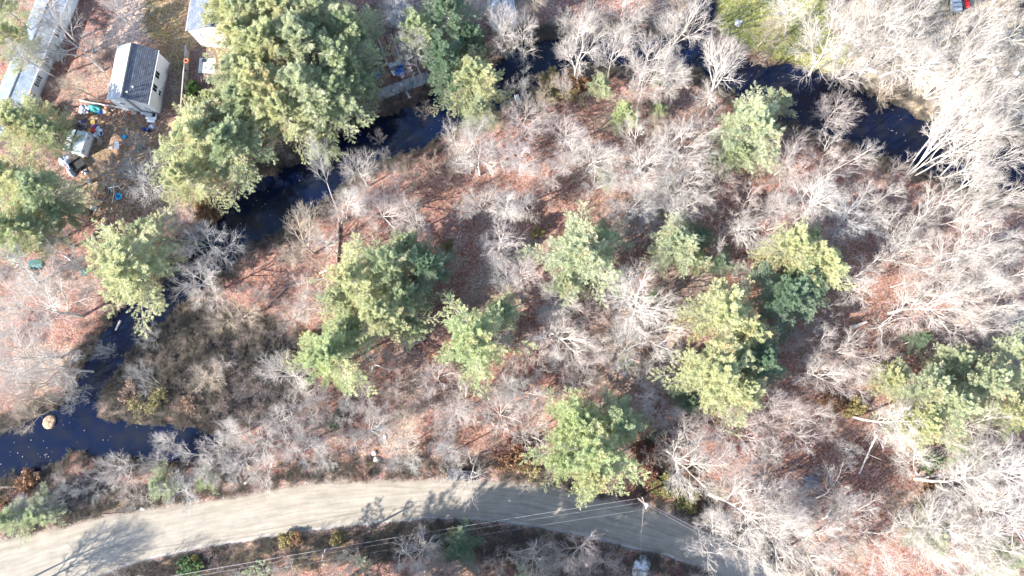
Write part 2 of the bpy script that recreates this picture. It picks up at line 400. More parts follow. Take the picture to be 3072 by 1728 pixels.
# ------------------------------------------------------------------ water
def water():
    xs = np.arange(GX0, GX1+.1, 1.0); ys = np.arange(GY0, GY1+.1, 1.0)
    X, Y = np.meshgrid(xs, ys); x = X.ravel(); y = Y.ravel()
    sd = river_sd(px_of(np.stack([x, y, 0*x], 1)))/18.5
    I = np.arange(len(x)).reshape(len(ys), len(xs))
    F = np.stack([I[:-1, :-1], I[:-1, 1:], I[1:, 1:], I[1:, :-1]], -1).reshape(-1, 4)
    F = F[(sd[F] < 1.5).any(1)]
    me = mesh_np('river_water', np.stack([x, y, 0*x-.62], 1), F)
    m = bpy.data.materials.new('river_water'); m.use_nodes = True
    nt = m.node_tree; n = nt.nodes; l = nt.links; b = n['Principled BSDF']
    tc = n.new('ShaderNodeTexCoord'); nz = n.new('ShaderNodeTexNoise'); nz.inputs['Scale'].default_value = .35; nz.inputs['Detail'].default_value = 6
    l.new(tc.outputs['Object'], nz.inputs['Vector'])
    cr = n.new('ShaderNodeValToRGB'); cr.color_ramp.elements[0].position = .42; cr.color_ramp.elements[1].position = .72
    cr.color_ramp.elements[0].color = (.002, .005, .019, 1); cr.color_ramp.elements[1].color = (.009, .010, .014, 1)
    l.new(nz.outputs[0], cr.inputs[0]); l.new(cr.outputs[0], b.inputs['Base Color'])
    b.inputs['Roughness'].default_value = .06; b.inputs['IOR'].default_value = 1.33; b.inputs['Specular IOR Level'].default_value = .5
    n2 = n.new('ShaderNodeTexNoise'); n2.inputs['Scale'].default_value = 1.2; n2.inputs['Detail'].default_value = 3
    l.new(tc.outputs['Object'], n2.inputs['Vector'])
    bp = n.new('ShaderNodeBump'); bp.inputs['Distance'].default_value = .03; bp.inputs['Strength'].default_value = .25
    l.new(n2.outputs[0], bp.inputs['Height']); l.new(bp.outputs[0], b.inputs['Normal'])
    me.materials.append(m)
    o = bpy.data.objects.new('river_water', me); COL.objects.link(o); tag(o, kind='structure')
water()

# ------------------------------------------------------------------ road
def resample(pts, n):
    p = np.array(pts, float); s = np.r_[0, np.cumsum(np.hypot(*np.diff(p, axis=0).T))]
    # smooth with a cubic through the points
    t = np.linspace(0, s[-1], n)
    x = np.interp(t, s, p[:, 0]); y = np.interp(t, s, p[:, 1])
    k = np.ones(15)/15
    for _ in range(2):
        x = np.r_[x[:7], np.convolve(x, k, 'valid'), x[-7:]]; y = np.r_[y[:7], np.convolve(y, k, 'valid'), y[-7:]]
    return np.stack([x, y], 1)
def road():
    N = 500; A = resample(ROAD_UP, N); B = resample(ROAD_LO, N)
    K = 25; V = []
    for i in range(N):
        na = (vnoise(np.array([i*1.0]), np.array([3.]), 4, 5)[0]-.5)*6+(vnoise(np.array([i*1.0]), np.array([9.]), 1.2, 6)[0]-.5)*5
        nb = (vnoise(np.array([i*1.0]), np.array([33.]), 4, 7)[0]-.5)*6+(vnoise(np.array([i*1.0]), np.array([39.]), 1.2, 8)[0]-.5)*5
        a = A[i]+[0, na]; b = B[i]+[0, nb]
        for k in range(K):
            t = k/(K-1); p = a+(b-a)*t
            w = P(p[0], p[1], 0)
            z = .05+.07*(1-(2*t-1)**2)
            if k in (0, K-1): z = -.12
            V.append((w.x, w.y, z))
    I = np.arange(N*K).reshape(N, K)
    F = np.stack([I[:-1, :-1], I[1:, :-1], I[1:, 1:], I[:-1, 1:]], -1).reshape(-1, 4)
    me = mesh_np('road', V, F, True)
    uv = me.attributes.new('across', 'FLOAT', 'POINT'); uv.data.foreach_set('value', np.tile(np.linspace(0, 1, K), N).astype(np.float32))
    ul = me.attributes.new('down', 'FLOAT', 'POINT'); ul.data.foreach_set('value', np.repeat(np.arange(N)*.38, K).astype(np.float32))
    m = bpy.data.materials.new('packed_road'); m.use_nodes = True
    nt = m.node_tree; n = nt.nodes; l = nt.links; b = n['Principled BSDF']; b.inputs['Roughness'].default_value = .9; b.inputs['Specular IOR Level'].default_value = .15
    a = n.new('ShaderNodeAttribute'); a.attribute_name = 'across'; d = n.new('ShaderNodeAttribute'); d.attribute_name = 'down'
    cb = n.new('ShaderNodeCombineXYZ'); sc = n.new('ShaderNodeMath'); sc.operation = 'MULTIPLY'; sc.inputs[1].default_value = 16; l.new(a.outputs['Fac'], sc.inputs[0])
    s2 = n.new('ShaderNodeMath'); s2.operation = 'MULTIPLY'; s2.inputs[1].default_value = .14; l.new(d.outputs['Fac'], s2.inputs[0])
    l.new(sc.outputs[0], cb.inputs[0]); l.new(s2.outputs[0], cb.inputs[1])
    st = n.new('ShaderNodeTexNoise'); st.inputs['Scale'].default_value = 1; st.inputs['Detail'].default_value = 5; l.new(cb.outputs[0], st.inputs['Vector'])
    tc = n.new('ShaderNodeTexCoord'); nz = n.new('ShaderNodeTexNoise'); nz.inputs['Scale'].default_value = .5; nz.inputs['Detail'].default_value = 9; nz.inputs['Roughness'].default_value = .6
    l.new(tc.outputs['Object'], nz.inputs['Vector'])
    r1 = n.new('ShaderNodeMapRange'); r1.inputs[1].default_value = .3; r1.inputs[2].default_value = .7; r1.inputs[3].default_value = .76; r1.inputs[4].default_value = 1.14; l.new(st.outputs[0], r1.inputs[0])
    r2 = n.new('ShaderNodeMapRange'); r2.inputs[1].default_value = .3; r2.inputs[2].default_value = .7; r2.inputs[3].default_value = .88; r2.inputs[4].default_value = 1.12; l.new(nz.outputs[0], r2.inputs[0])
    fr = n.new('ShaderNodeTexNoise'); fr.inputs['Scale'].default_value = 9; fr.inputs['Detail'].default_value = 4; l.new(tc.outputs['Object'], fr.inputs['Vector'])
    r3 = n.new('ShaderNodeMapRange'); r3.inputs[1].default_value = .3; r3.inputs[2].default_value = .7; r3.inputs[3].default_value = .9; r3.inputs[4].default_value = 1.1; l.new(fr.outputs[0], r3.inputs[0])
    mu = n.new('ShaderNodeMath'); mu.operation = 'MULTIPLY'; l.new(r1.outputs[0], mu.inputs[0]); l.new(r2.outputs[0], mu.inputs[1])
    mv = n.new('ShaderNodeMath'); mv.operation = 'MULTIPLY'; l.new(mu.outputs[0], mv.inputs[0]); l.new(r3.outputs[0], mv.inputs[1])
    cr = n.new('ShaderNodeValToRGB'); e = cr.color_ramp.elements
    e[0].position = 0; e[0].color = (.22, .19, .16, 1); e[1].position = 1; e[1].color = (.24, .21, .185, 1)
    for p_, c_ in ((.06, (.24, .21, .17, 1)), (.5, (.24, .214, .178, 1)), (.9, (.24, .211, .172, 1)), (.95, (.31, .295, .275, 1))):
        q = e.new(p_); q.color = c_
    l.new(a.outputs['Fac'], cr.inputs[0])
    mx = n.new('ShaderNodeVectorMath'); mx.operation = 'MULTIPLY'; l.new(cr.outputs[0], mx.inputs[0]); l.new(mv.outputs[0], mx.inputs[1])
    l.new(mx.outputs[0], b.inputs['Base Color'])
    bp = n.new('ShaderNodeBump'); bp.inputs['Distance'].default_value = .02; l.new(fr.outputs[0], bp.inputs['Height']); l.new(bp.outputs[0], b.inputs['Normal'])
    me.materials.append(m)
    o = bpy.data.objects.new('road', me); COL.objects.link(o); tag(o, kind='structure')
road()
# ------------------------------------------------------------------ buildings
def local_frame(sw, se, L=None, ne=None):
    """pixel corners at the ground -> origin at the middle, width along local x, length along local y"""
    a = P(*sw); b = P(*se); u = (b-a); Wd = u.length; ang = math.atan2(u.y, u.x)
    if ne is not None: L = (P(*ne)-b).length
    c = (a+b)/2+Vector((-u.y, u.x, 0)).normalized()*L/2
    return c, ang, Wd, L
def window(parent, c, w, h, face, nx=2, ny=2, shutters=False, glassm=None, trim=None):
    """face: '+x','-x','-y','+y' outward normal; c centre on the wall surface (local)"""
    s = {'+x': (1, 0), '-x': (-1, 0), '+y': (0, 1), '-y': (0, -1)}[face]
    ax = Vector((abs(s[1]), abs(s[0]), 0)); nrm = Vector((s[0], s[1], 0)); c = Vector(c); Z = Vector((0, 0, 1))
    def bx(mb, off, sw, sh, dep, out):
        mb.box(c+ax*off[0]+Z*off[1]+nrm*out, (abs(ax.x)*sw+abs(nrm.x)*dep, abs(ax.y)*sw+abs(nrm.y)*dep, sh))
    f = MB(); t = .07
    for k in (-1, 1):
        bx(f, (k*(w/2), 0), t, h+t, .08, .03); bx(f, (0, k*(h/2)), w-t, t, .08, .03)
    for i in range(1, nx): bx(f, (-w/2+w*i/nx, 0), .05, h-t, .05, .02)
    for j in range(1, ny): bx(f, (0, -h/2+h*j/ny), w-t, .045, .045, .018)
    wo_ = f.build('window', trim or M['white'], parent)
    g = MB(); bx(g, (0, 0), w-.05, h-.05, .02, .005); g.build('pane', glassm or M['glass'], wo_)
    if shutters:
        for k in (-1, 1):
            sh = MB(); bx(sh, (k*(w/2+.22), 0), .3, h+.05, .05, .03); sh.build('shutter', M['trim_dark'], wo_)
    return wo_
def gable_house(name, label, cat, c, ang, Wd, L, eave, ridge, wallm, roofm, over=.3, rx=0.0, wall_s=None, group=None):
    """ridge runs along local y; rx shifts the ridge"""
    e = empty(name, c, ang); tag(e, label, cat, group)
    w2, l2 = Wd/2, L/2; t = .15
    for sgn in (-1, 1):
        y0 = sgn*l2; y1 = sgn*(l2-t)
        mb = MB(); pr = [(-w2, 0), (w2, 0), (w2, eave), (rx, ridge), (-w2, eave)]
        vs = [(x, y0, z) for x, z in pr]+[(x, y1, z) for x, z in pr]
        mb.add(vs, [(0, 1, 2, 3, 4), (9, 8, 7, 6, 5)]+[(i, 5+i, 5+(i+1) % 5, (i+1) % 5) for i in range(5)])
        mb.build('gable_wall', (wall_s or wallm) if sgn < 0 else wallm, e)
        mb = MB(); mb.box((sgn*(w2-t/2), 0, eave/2), (t, L-2*t-.004, eave)); mb.build('wall', wallm, e)
    for sgn in (-1, 1):
        mb = MB(); dx = w2-sgn*rx; sl_ = (ridge-eave)/dx; th = .12
        xo = sgn*(w2+over); zo = eave-sl_*over+.05; zr = ridge+.05
        vs = []
        for y in (-l2-over*.7, l2+over*.7):
            vs += [(rx+sgn*.004, y, zr), (xo, y, zo), (xo, y, zo+th), (rx+sgn*.004, y, zr+th)]
        mb.add(vs, [(0, 1, 2, 3), (7, 6, 5, 4), (0, 4, 5, 1), (1, 5, 6, 2), (2, 6, 7, 3), (3, 7, 4, 0)])
        ro = mb.build('roof_slope', roofm, e)
        fm = MB(); fm.box((xo+sgn*.03, 0, zo+.05), (.05, L+1.4*over, .14)); fm.build('gutter', M['white'], ro)
    rc = MB(); rc.bar((rx, -l2-over*.75, ridge+.2), (rx, l2+over*.75, ridge+.2), .26, .07); rc.build('ridge_cap', M['trim_dark'], e)
    fo = MB(); fo.box((0, 0, .1), (Wd+.12, L+.12, .35)); fo.build('foundation', M['concrete'], e)
    return e
# the gabled house
c, ang, Wd, L = local_frame((369, 330), (481, 341), ne=(514, 190))
EAVE, RIDGE = 4.7, 6.7
h1 = gable_house('gabled_house', 'white gabled two storey house with a dark shingle roof beside the long board fence', 'house', c, ang, Wd, L, EAVE, RIDGE, M['white'], M['shingle'], .25)
H1 = (c, ang, Wd, L)
M['slope_w'] = roof_mat('sunlit_shingles', (.46, .48, .50), (.36, .39, .43), 0, .26, amt=.25)  # west slope coloured paler: the sunlight on it is painted in
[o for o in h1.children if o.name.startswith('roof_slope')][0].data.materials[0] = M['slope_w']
for y, z in ((1.0, 3.3), (-1.35, 3.3)): window(h1, (Wd/2, y, z), 1.15, 1.5, '+x', 2, 1)
window(h1, (Wd/2, -1.5, 1.5), .95, .9, '+x', 2, 1)
for x, z in ((-1.6, 3.4), (-1.2, 1.3)): window(h1, (x, -L/2, z), .9, 1.0, '-y', 2, 2)
cb = MB(); cb.bar((.35, -L/2-.12, .2), (.35, -L/2-.12, RIDGE-.5), .3, .22); cb.build('corner_pipe', M['steel'], h1)
for x, y in ((.7, -L/2+.9), (1.3, -L/2+2.0)):
    v = MB(); z0 = EAVE+(RIDGE-EAVE)*(1-x/(Wd/2)); v.lathe((x, y, z0), [(.08, 0), (.08, .45), (.12, .47), (.12, .55)], 10); v.build('vent_pipe', M['white_plastic'], h1)
st = MB(); st.box((2.0, -L/2-.75, .28), (1.9, 1.1, .16)); st.box((2.0, -L/2-1.55, .12), (1.4, .45, .14)); st.build('step', M['white_plastic'], h1)
dr = MB(); dr.box((2.0, -L/2-.03, 1.4), (.9, .06, 2.0)); dr.build('door', M['grey_siding'], h1)
# water barrel and propane tank lying by the steps
tk = empty('gas_tank', Vector(P(447, 345, 0)), ang-.1); tag(tk, 'grey horizontal gas tank with dark end against the gabled house', 'tank')
mb = MB(); mb.tube([(-1.1, 0, .55), (-1.0, 0, .55), (.95, 0, .55), (1.1, 0, .55)], [.25, .36, .36, .22], 14); mb.build('tank_body', M['steel'], tk, True)
mb = MB(); mb.tube([(1.05, 0, .55), (1.3, 0, .55)], [.34, .30], 14); mb.build('end_cap', M['black'], tk, True)
for x in (-.6, .6):
    mb = MB(); mb.box((x, 0, .1), (.15, .6, .22)); mb.build('leg', M['concrete'], tk)

# the white house at the top edge
c, ang, Wd, L = local_frame((607, 139), (775, 150), L=13.0)
h2 = gable_house('white_house', 'tall white house with slate blue shingles half under the pines at the top edge', 'house', c, ang, Wd, L, 6.0, 8.2, M['white'], M['shingle2'], .25)
for x, z in ((-3.0, 4.4), (-1.8, 1.7)): window(h2, (x, -L/2, z), 1.0, 1.2, '-y', 2, 2)
for y in (-3, 0, 3): window(h2, (-Wd/2, y, 4.2), 1.0, 1.2, '-x', 2, 2)

# the mobile home
se = (94, 350); ne = (250, -30); sw = (10, 318)
c, ang, Wd, L = local_frame(sw, se, ne=ne)
b = P(*se); dvec = (P(*ne)-b).normalized(); ang = math.atan2(dvec.y, dvec.x)-PI/2; Wd = 5.0
c = b+dvec*L/2+Vector((-dvec.y, dvec.x, 0))*Wd/2
mh = gable_house('mobile_home', 'long single storey mobile home with a pale ribbed metal roof at the left edge', 'mobile home', c, ang, Wd, L, 2.7, 3.15, M['grey_siding'], M['metal_roof'], .08)
for y in (-L/2+2.8, -L/2+6.0, -L/2+10.6, -L/2+15.5): window(mh, (Wd/2, y, 1.75), 1.0, 1.1, '+x', 2, 3, shutters=True)
for x, y in ((.1, -3.5), (-.3, 2.8)):
    v = MB(); v.lathe((x, y, 3.0), [(.12, 0), (.12, .4), (.2, .42), (.2, .5)], 10); v.build('roof_vent', M['steel'], mh)
v = MB(); v.tube([(-.7, -4.0, 3.0), (-.7, -4.0, 3.5), (-.1, -4.3, 3.55), (.3, -3.9, 3.4)], .07, 8); v.build('vent_hose', M['white_plastic'], mh)
pc = MB()
for k in range(9): pc.box((Wd/2+.9, -L/2+12.0+k*.28-1.1, .6), (1.7, .24, .06))
pc.build('porch_deck', M['wood_grey'], mh)
for x in (.2, 1.6):
    for y in (-1.15, 1.1):
        v = MB(); v.box((Wd/2+x, -L/2+12.0+y, .75), (.1, .1, 1.5)); v.build('porch_post', M['trim_dark'], mh)
v = MB(); v.bar((Wd/2+1.65, -L/2+10.85, 1.45), (Wd/2+1.65, -L/2+13.1, 1.45), .08); v.bar((Wd/2+.2, -L/2+10.85, 1.45), (Wd/2+1.65, -L/2+10.85, 1.45), .08); v.build('porch_rail', M['trim_dark'], mh)

# the shed
a = P(262, 472); b2 = P(282, 414); dv = (b2-a).normalized(); L = (b2-a).length; ang = math.atan2(dv.y, dv.x)-PI/2
Wd = 2.9; c = a+dv*L/2+Vector((-dv.y, dv.x, 0))*Wd/2
shd = gable_house('garden_shed', 'small pale shed with two little windows above the grey tarps', 'shed', c, ang, Wd, L, 2.2, 2.75, M['white'], M['shed_roof'], .1)
for y in (-L/2+.6, L/2-.55): window(shd, (Wd/2, y, 1.5), .45, .5, '+x', 2, 2, trim=M['white_plastic'])
v = MB(); v.box((Wd/2+.03, 0, 1.0), (.05, 1.0, 1.8)); v.build('door', M['white_plastic'], shd)

def P3(px, py, z=0.0): w = P(px, py, z); w.z = z+max(gz(w.x, w.y), -.5); return w
# shed by the dock, roof covered with leaves
a = P(1189, 204); b2 = P(1162, 128); dv = (b2-a).normalized(); L = (b2-a).length; ang = math.atan2(dv.y, dv.x)-PI/2
Wd = 2.1; c = a+dv*L/2+Vector((-dv.y, dv.x, 0))*(-.0)
ls = gable_house('leafy_shed', 'narrow low shed under brown fallen leaves with pale roof edges near the dock', 'shed', c, ang, Wd, L, 2.0, 2.25, M['wood_grey'], M['leafmat'], .06)
for s_ in (-1, 1):
    v = MB(); v.box((s_*(Wd/2+.12), 0, 2.17), (.14, L+.5, .14)); v.build('edge_board', M['concrete'], ls)
v = MB(); v.box((0, -L/2-.25, 2.28), (Wd*.95, .75, .12)); v.build('roof_panel', M['concrete'], ls)
# grey roofs among the top trees
for (px, py, w_, l_, az, nm, lb) in ((1206, 58, 2.6, 3.6, 1.35, 'roof_shed', 'small grey roofed shed under bare branches right of the pine grove'), (1508, 46, 4.0, 6.0, 1.7, 'blue_roof_shed', 'bluish roofed shed showing between bare crowns at the top edge')):
    q = P3(px, py)
    s_ = gable_house(nm, lb, 'shed', q, az-PI/2, w_, l_, 2.1, 2.9, M['grey_siding'], M['metal_roof'], .15)
    window(s_, (w_/2, 0, 1.4), .7, .7, '+x')

# ------------------------------------------------------------------ long board fence
fe = empty('board_fence', P(562, 245)); tag(fe, 'long weathered horizontal board fence between the two yards', 'fence')
A = P(571, 152); B = P(556, 346); org = fe.location.copy(); NP = 6
for k in range(NP+1):
    q = A.lerp(B, k/NP)-org
    v = MB(); v.box((q.x, q.y, .98), (.13, .13, 1.96), rz=0); v.build('post', M['wood_grey'], fe)
for k in range(NP):
    for j in range(7):
        q0 = A.lerp(B, k/NP)-org; q1 = A.lerp(B, (k+1)/NP)-org; z = .2+j*.26
        off = -.09+random.uniform(-.008, .008)
        v = MB(); v.bar((q0.x+off, q0.y-.01, z+random.uniform(-.02, .02)), (q1.x+off, q1.y+.01, z+random.uniform(-.02, .02)), .035, .21); v.build('board', M['wood_grey'], fe)
v = MB(); a_ = A-org; b_ = B-org; v.bar((a_.x, a_.y+.1, 2.0), (b_.x, b_.y-.1, 2.0), .2, .05); v.build('cap_rail', M['wood_grey'], fe)
q = P(559, 182, 2.05); v = MB(); v.torus((0, 0, 0), .36, .12, 18, 8); o = v.build('wreath', M['orange'], None, True); o.location = q; tag(o, 'orange ring wreath lying on top of the board fence', 'wreath')
q = P(555.5, 213, 2.05); v = MB(); v.lathe((0, 0, 0), [(.12, 0), (.18, .12), (.12, .24), (.05, .3)], 10); o = v.build('lantern', M['black'], None, True); o.location = q; tag(o, 'small dark lantern on the cap of the board fence', 'lantern')
# low retaining boards behind the green tarp
rw = empty('retaining_board', P(280, 312)); tag(rw, 'low pale board edging running from the tarp pile to the gabled house', 'edging')
pts = [(242, 303), (275, 311), (320, 319), (372, 326)]
for a_, b_ in zip(pts[:-1], pts[1:]):
    p0 = P3(*a_)-rw.location; p1 = P3(*b_)-rw.location
    v = MB(); v.bar(p0+Vector((0, 0, .35)), p1+Vector((0, 0, .35)), .14, .75); v.build('board', M['concrete'], rw)

# ------------------------------------------------------------------ loose things in the yards
def solo(mb, name, m, px, label, cat, rz=0, z=0, group=None, smooth=False, bevel=0.0):
    o = mb.build(name, m, None, smooth, bevel); o.location = P3(px[0], px[1])+Vector((0, 0, z)); o.rotation_euler = (0, 0, rz); tag(o, label, cat, group); return o
def slab(w, l, h): return MB().box((0, 0, h/2), (w, l, h))
solo(slab(2.9, 2.7, .14), 'concrete_slab', M['concrete'], (622, 198), 'square grey concrete slab beside the fence with small things on it', 'slab', -.04)
o = solo(MB().torus((0, 0, .12), .26, .1, 18, 8), 'black_ring', M['black'], (614, 184), 'black ring lying on the upper part of the concrete slab', 'ring', z=.1, smooth=True)
o = solo(MB().lathe((0, 0, 0), [(.14, 0), (.2, .3), (.17, .3), (.12, .08)], 12), 'white_pot', M['white_plastic'], (629, 211), 'little white pot on the lower part of the concrete slab', 'pot', z=.14)
def heap(n, rad, h, size, seed, mats, name, label, cat, px, piece, group=None):
    """a pile of folded lumps, each a part"""
    rg = random.Random(seed); e = empty(name, P3(*px)); tag(e, label, cat, group)
    for i in range(n):
        a = rg.uniform(0, 2*PI); r = rad*math.sqrt(rg.random()); s = size*rg.uniform(.6, 1.3)
        bm = bmesh.new(); bmesh.ops.create_icosphere(bm, subdivisions=2, radius=1)
        for v in bm.verts: v.co *= 1+rg.uniform(-.22, .22)
        me = bpy.data.meshes.new(piece); bm.to_mesh(me); bm.free(); me.materials.append(rg.choice(mats))
        o = bpy.data.objects.new(piece, me); COL.objects.link(o); o.parent = e
        o.location = (r*math.cos(a), r*math.sin(a), h*rg.random()*(1-r/rad*.7)+s*.25); o.scale = (s, s*rg.uniform(.6, 1.2), s*.5); o.rotation_euler = (rg.uniform(-.3, .3), rg.uniform(-.3, .3), rg.uniform(0, 6))
    return e
def draped(px, w, l, h, m, name, label, cat, rz=0, seed=1, n=22):
    """a crumpled sheet thrown over lumps: closed hump with folds"""
    rg = np.random.default_rng(seed); V = []; u = np.linspace(-1, 1, n)
    for i in range(n):
        for j in range(n):
            x, y = u[i]*math.sqrt(1-u[j]**2/2), u[j]*math.sqrt(1-u[i]**2/2); e_ = max(0, 1-(x*x+y*y)**1.4); k = fbm(np.array([x*1.5+5]), np.array([y*1.5+5]), .8, seed)[0]; k2 = fbm(np.array([x*2+5]), np.array([y*2+5]), .25, seed+3, 2)[0]
            V.append((x*w/2*(1+.16*(k2-.5)+.25*(k-.5)), y*l/2*(1+.16*(k-.5)), h*e_**.5*(.35+1.1*k)+.12*(k2-.5)*e_))
    I = np.arange(n*n).reshape(n, n); F = np.stack([I[:-1, :-1], I[1:, :-1], I[1:, 1:], I[:-1, 1:]], -1).reshape(-1, 4)
    nb = len(V); V += [(x, y, -.1) for x, y, z in V]; F = np.vstack([F, F[:, ::-1]+nb])
    me = mesh_np(name, V, F, False); me.materials.append(m)
    o = bpy.data.objects.new(name, me); COL.objects.link(o); o.location = P3(*px); o.rotation_euler = (0, 0, rz); tag(o, label, cat); return o
draped((287, 328), 2.6, 1.5, 1.0, M['teal'], 'green_tarp', 'crumpled green and blue tarp over a pile by the low edging boards', 'tarp', -.25, 3)
draped((301, 336), 1.0, .8, .7, M['blue'], 'blue_cloth', 'blue patch of sheeting at the right end of the green tarp pile', 'tarp', .3, 9)
heap(13, .9, .5, .34, 5, [M['white_plastic'], M['grey_siding'], M['concrete'], M['navy']], 'bag_heap', 'heap of white and grey plastic bags left of the green tarp', 'heap', (254, 328), 'bag')
heap(16, .95, .5, .32, 6, [M['tan'], M['wood_pale'], M['orange'], M['wood_dark']], 'brick_heap', 'heap of rust brown rubble right of the green tarp', 'heap', (326, 331), 'rubble')
heap(10, .8, .5, .34, 8, [M['black'], M['trim_dark'], M['steel'], M['navy']], 'scrap_heap', 'dark heap of scrap metal at the upper end of the garden shed', 'heap', (245, 378), 'scrap')
heap(8, .55, .4, .3, 9, [M['steel'], M['white_plastic'], M['navy'], M['grey_siding']], 'scrap_heap', 'small grey heap of scrap beside the white boat hull', 'heap', (298, 395), 'scrap')
solo(slab(.85, .75, .3), 'yellow_cushion', M['yellow'], (280, 367), 'square mustard cushion below the green tarp', 'cushion', .1, bevel=.06)
solo(slab(1.2, .8, .2), 'purple_blanket', M['purple'], (284, 380), 'dark purple blanket between the mustard cushion and the red crate', 'blanket', .05, bevel=.05)
e = empty('red_crate', P3(277, 393)); tag(e, 'open crate half yellow and half red just above the shed door', 'crate'); 
v = MB(); v.box((-.33, 0, .25), (.55, 1.0, .5)); v.build('yellow_bin', M['yellow'], e, bevel=.04); v = MB(); v.box((.3, .1, .28), (.6, .9, .55)); v.build('red_bin', M['red'], e, bevel=.04)
def boat(name, L, w, h, m, px, rz, label, cat, inner=None, seats=1, group=None):
    n = 14; V = []; F = []; k = 9
    for i in range(n):
        t = i/(n-1); s_ = math.sin(PI*min(max(t*.96+.02, 0), 1))**.6
        for j in range(k):
            a = PI*(j/(k-1)); V.append(((t-.5)*L, -math.cos(a)*w/2*s_, h-math.sin(a)*h*(.4+.6*s_)+.12*h*abs(2*t-1)**3))
    for i in range(n-1):
        for j in range(k-1): F.append((i*k+j, (i+1)*k+j, (i+1)*k+j+1, i*k+j+1))
    e = empty(name, P3(*px), rz); tag(e, label, cat, group)
    mb = MB(); mb.add(V, F); o = mb.build('hull', m, e, True)
    mod = o.modifiers.new('thick', 'SOLIDIFY'); mod.thickness = .04
    V2 = [((i/(n-1)-.5)*L*.9, s2*w/2*.82*math.sin(PI*min(max(i/(n-1)*.96+.02, 0), 1))**.6, h*.62) for i in range(n) for s2 in (-1, 1)]
    mb = MB(); mb.add(V2, [(2*i, 2*i+1, 2*i+3, 2*i+2) for i in range(n-1)]); o2 = mb.build('deck', inner or m, e); md = o2.modifiers.new('thick', 'SOLIDIFY'); md.thickness = .03
    for q in range(seats):
        mb = MB(); mb.box(((q-(seats-1)/2)*.9, 0, h*.72), (.28, w*.7, .05)); mb.build('seat', M['wood_grey'], e)
    return e
boat('dinghy', 2.0, .75, .4, M['white_plastic'], (292, 395), 1.25, 'small cream dinghy hull upright beside the red crate', 'boat', M['grey_siding'], 1)
# cart frame with slats
e = empty('slatted_cart', P3(302, 425), 1.75); tag(e, 'little slatted cart frame to the right of the shed', 'cart')
for y in (-.35, .35):
    v = MB(); v.box((0, y, .35), (1.3, .07, .07)); v.build('side_rail', M['wood_grey'], e)
for k in range(6):
    v = MB(); v.box((-.55+k*.22, 0, .4), (.08, .8, .04)); v.build('slat', M['wood_pale'], e)
for x in (-.4, .4):
    for y in (-.42, .42):
        v = MB(); v.torus((x, y, .17), .14, .04, 12, 6, 'Y'); v.build('wheel', M['black'], e)
e = empty('awning_pole', P3(280, 408), -.35); tag(e, 'pair of white poles propped out from the shed door', 'poles')
for k, (a_, b_) in enumerate((((-1.3, 0, 1.6), (1.5, .1, 1.0)), ((-.6, -.25, 1.4), (1.5, -.1, .9)))):
    v = MB(); v.tube([a_, b_], .05, 8); v.build('pole', M['white_plastic'], e)
v = MB(); v.box((1.45, 0, .45), (.06, .06, .95)); v.build('prop', M['steel'], e)
draped((196, 480), 2.3, 2.0, 1.2, M['tarp_grey'], 'grey_tarp', 'shiny blue grey tarp over a stack below the shed', 'tarp', .5, 12)
draped((214, 512), 1.2, 2.6, .9, M['tarp_grey'], 'grey_tarp', 'narrow crumpled silver tarp against the dark trailer', 'tarp', .5, 14)
e = empty('dark_trailer', P3(238, 497), .62); tag(e, 'open dark box trailer below the garden shed', 'trailer')
v = MB(); v.box((0, 0, .5), (2.3, 1.7, .06)); v.build('bed', M['black'], e)
for s_ in (-1, 1):
    v = MB(); v.box((0, s_*.87, .75), (2.35, .05, .5)); v.build('side_panel', M['trim_dark'], e)
    v = MB(); v.box((s_*1.2, 0, .75), (.05, 1.68, .5)); v.build('end_panel', M['trim_dark'], e)
    v = MB(); v.torus((0, s_*1.0, .3), .22, .08, 16, 8, 'Y'); v.build('wheel', M['black'], e)
heap(8, .6, .35, .26, 21, [M['white_plastic'], M['navy'], M['steel'], M['tan']], 'rubbish_heap', 'small pile of pale rubbish at the lower corner of the dark trailer', 'heap', (252, 516), 'scrap')
def barrel(name, m, px, label, r=.29, h=.85, group=None, lid=None, cat='barrel'):
    e = empty(name, P3(*px)); tag(e, label, cat, group)
    v = MB(); v.lathe((0, 0, 0), [(r*.92, 0), (r, .05), (r, h*.32), (r*1.05, h*.34), (r, h*.36), (r, h*.64), (r*1.05, h*.66), (r, h*.68), (r, h-.04), (r*.93, h)], 20); v.build('drum', m, e)
    v = MB(); v.torus((0, 0, h), r*.92, .03, 20, 6); v.build('rim', lid or m, e); return e
barrel('blue_barrel', M['navy'], (436, 390), 'deep blue barrel left of its pair beside the big yellow pine', group='blue barrels by the yellow pine')
barrel('blue_barrel', M['navy'], (446, 393), 'deep blue barrel right of its pair beside the big yellow pine', group='blue barrels by the yellow pine')
draped((457, 381), 1.4, .9, .6, M['tarp_grey'], 'silver_tarp', 'silvery tarp bundle above the two blue barrels', 'tarp', .1, 31)
barrel('blue_bucket', M['pool'], (374, 411), 'bright blue tub above the pale folding table', .34, .4, cat='tub')
barrel('green_barrel', M['teal_dark'], (419, 453), 'dark teal barrel, the lower one under the grey brush', group='teal barrels')
barrel('green_barrel', M['teal_dark'], (427, 443), 'teal barrel, the upper one under the grey brush', group='teal barrels')
barrel('steel_drum', M['steel'], (272, 546), 'grey steel burn drum right of the green pine at the left', .34, .9)
e = empty('folding_table', P3(356, 440), .1); tag(e, 'pale folding table standing in the brown yard', 'table')
v = MB(); v.box((0, 0, .72), (.75, 1.3, .05)); v.build('tabletop', M['white_plastic'], e)
for x in (-.3, .3):
    for y in (-.55, .55):
        v = MB(); v.tube([(x, y, 0), (x, y, .7)], .03, 6); v.build('leg', M['steel'], e)
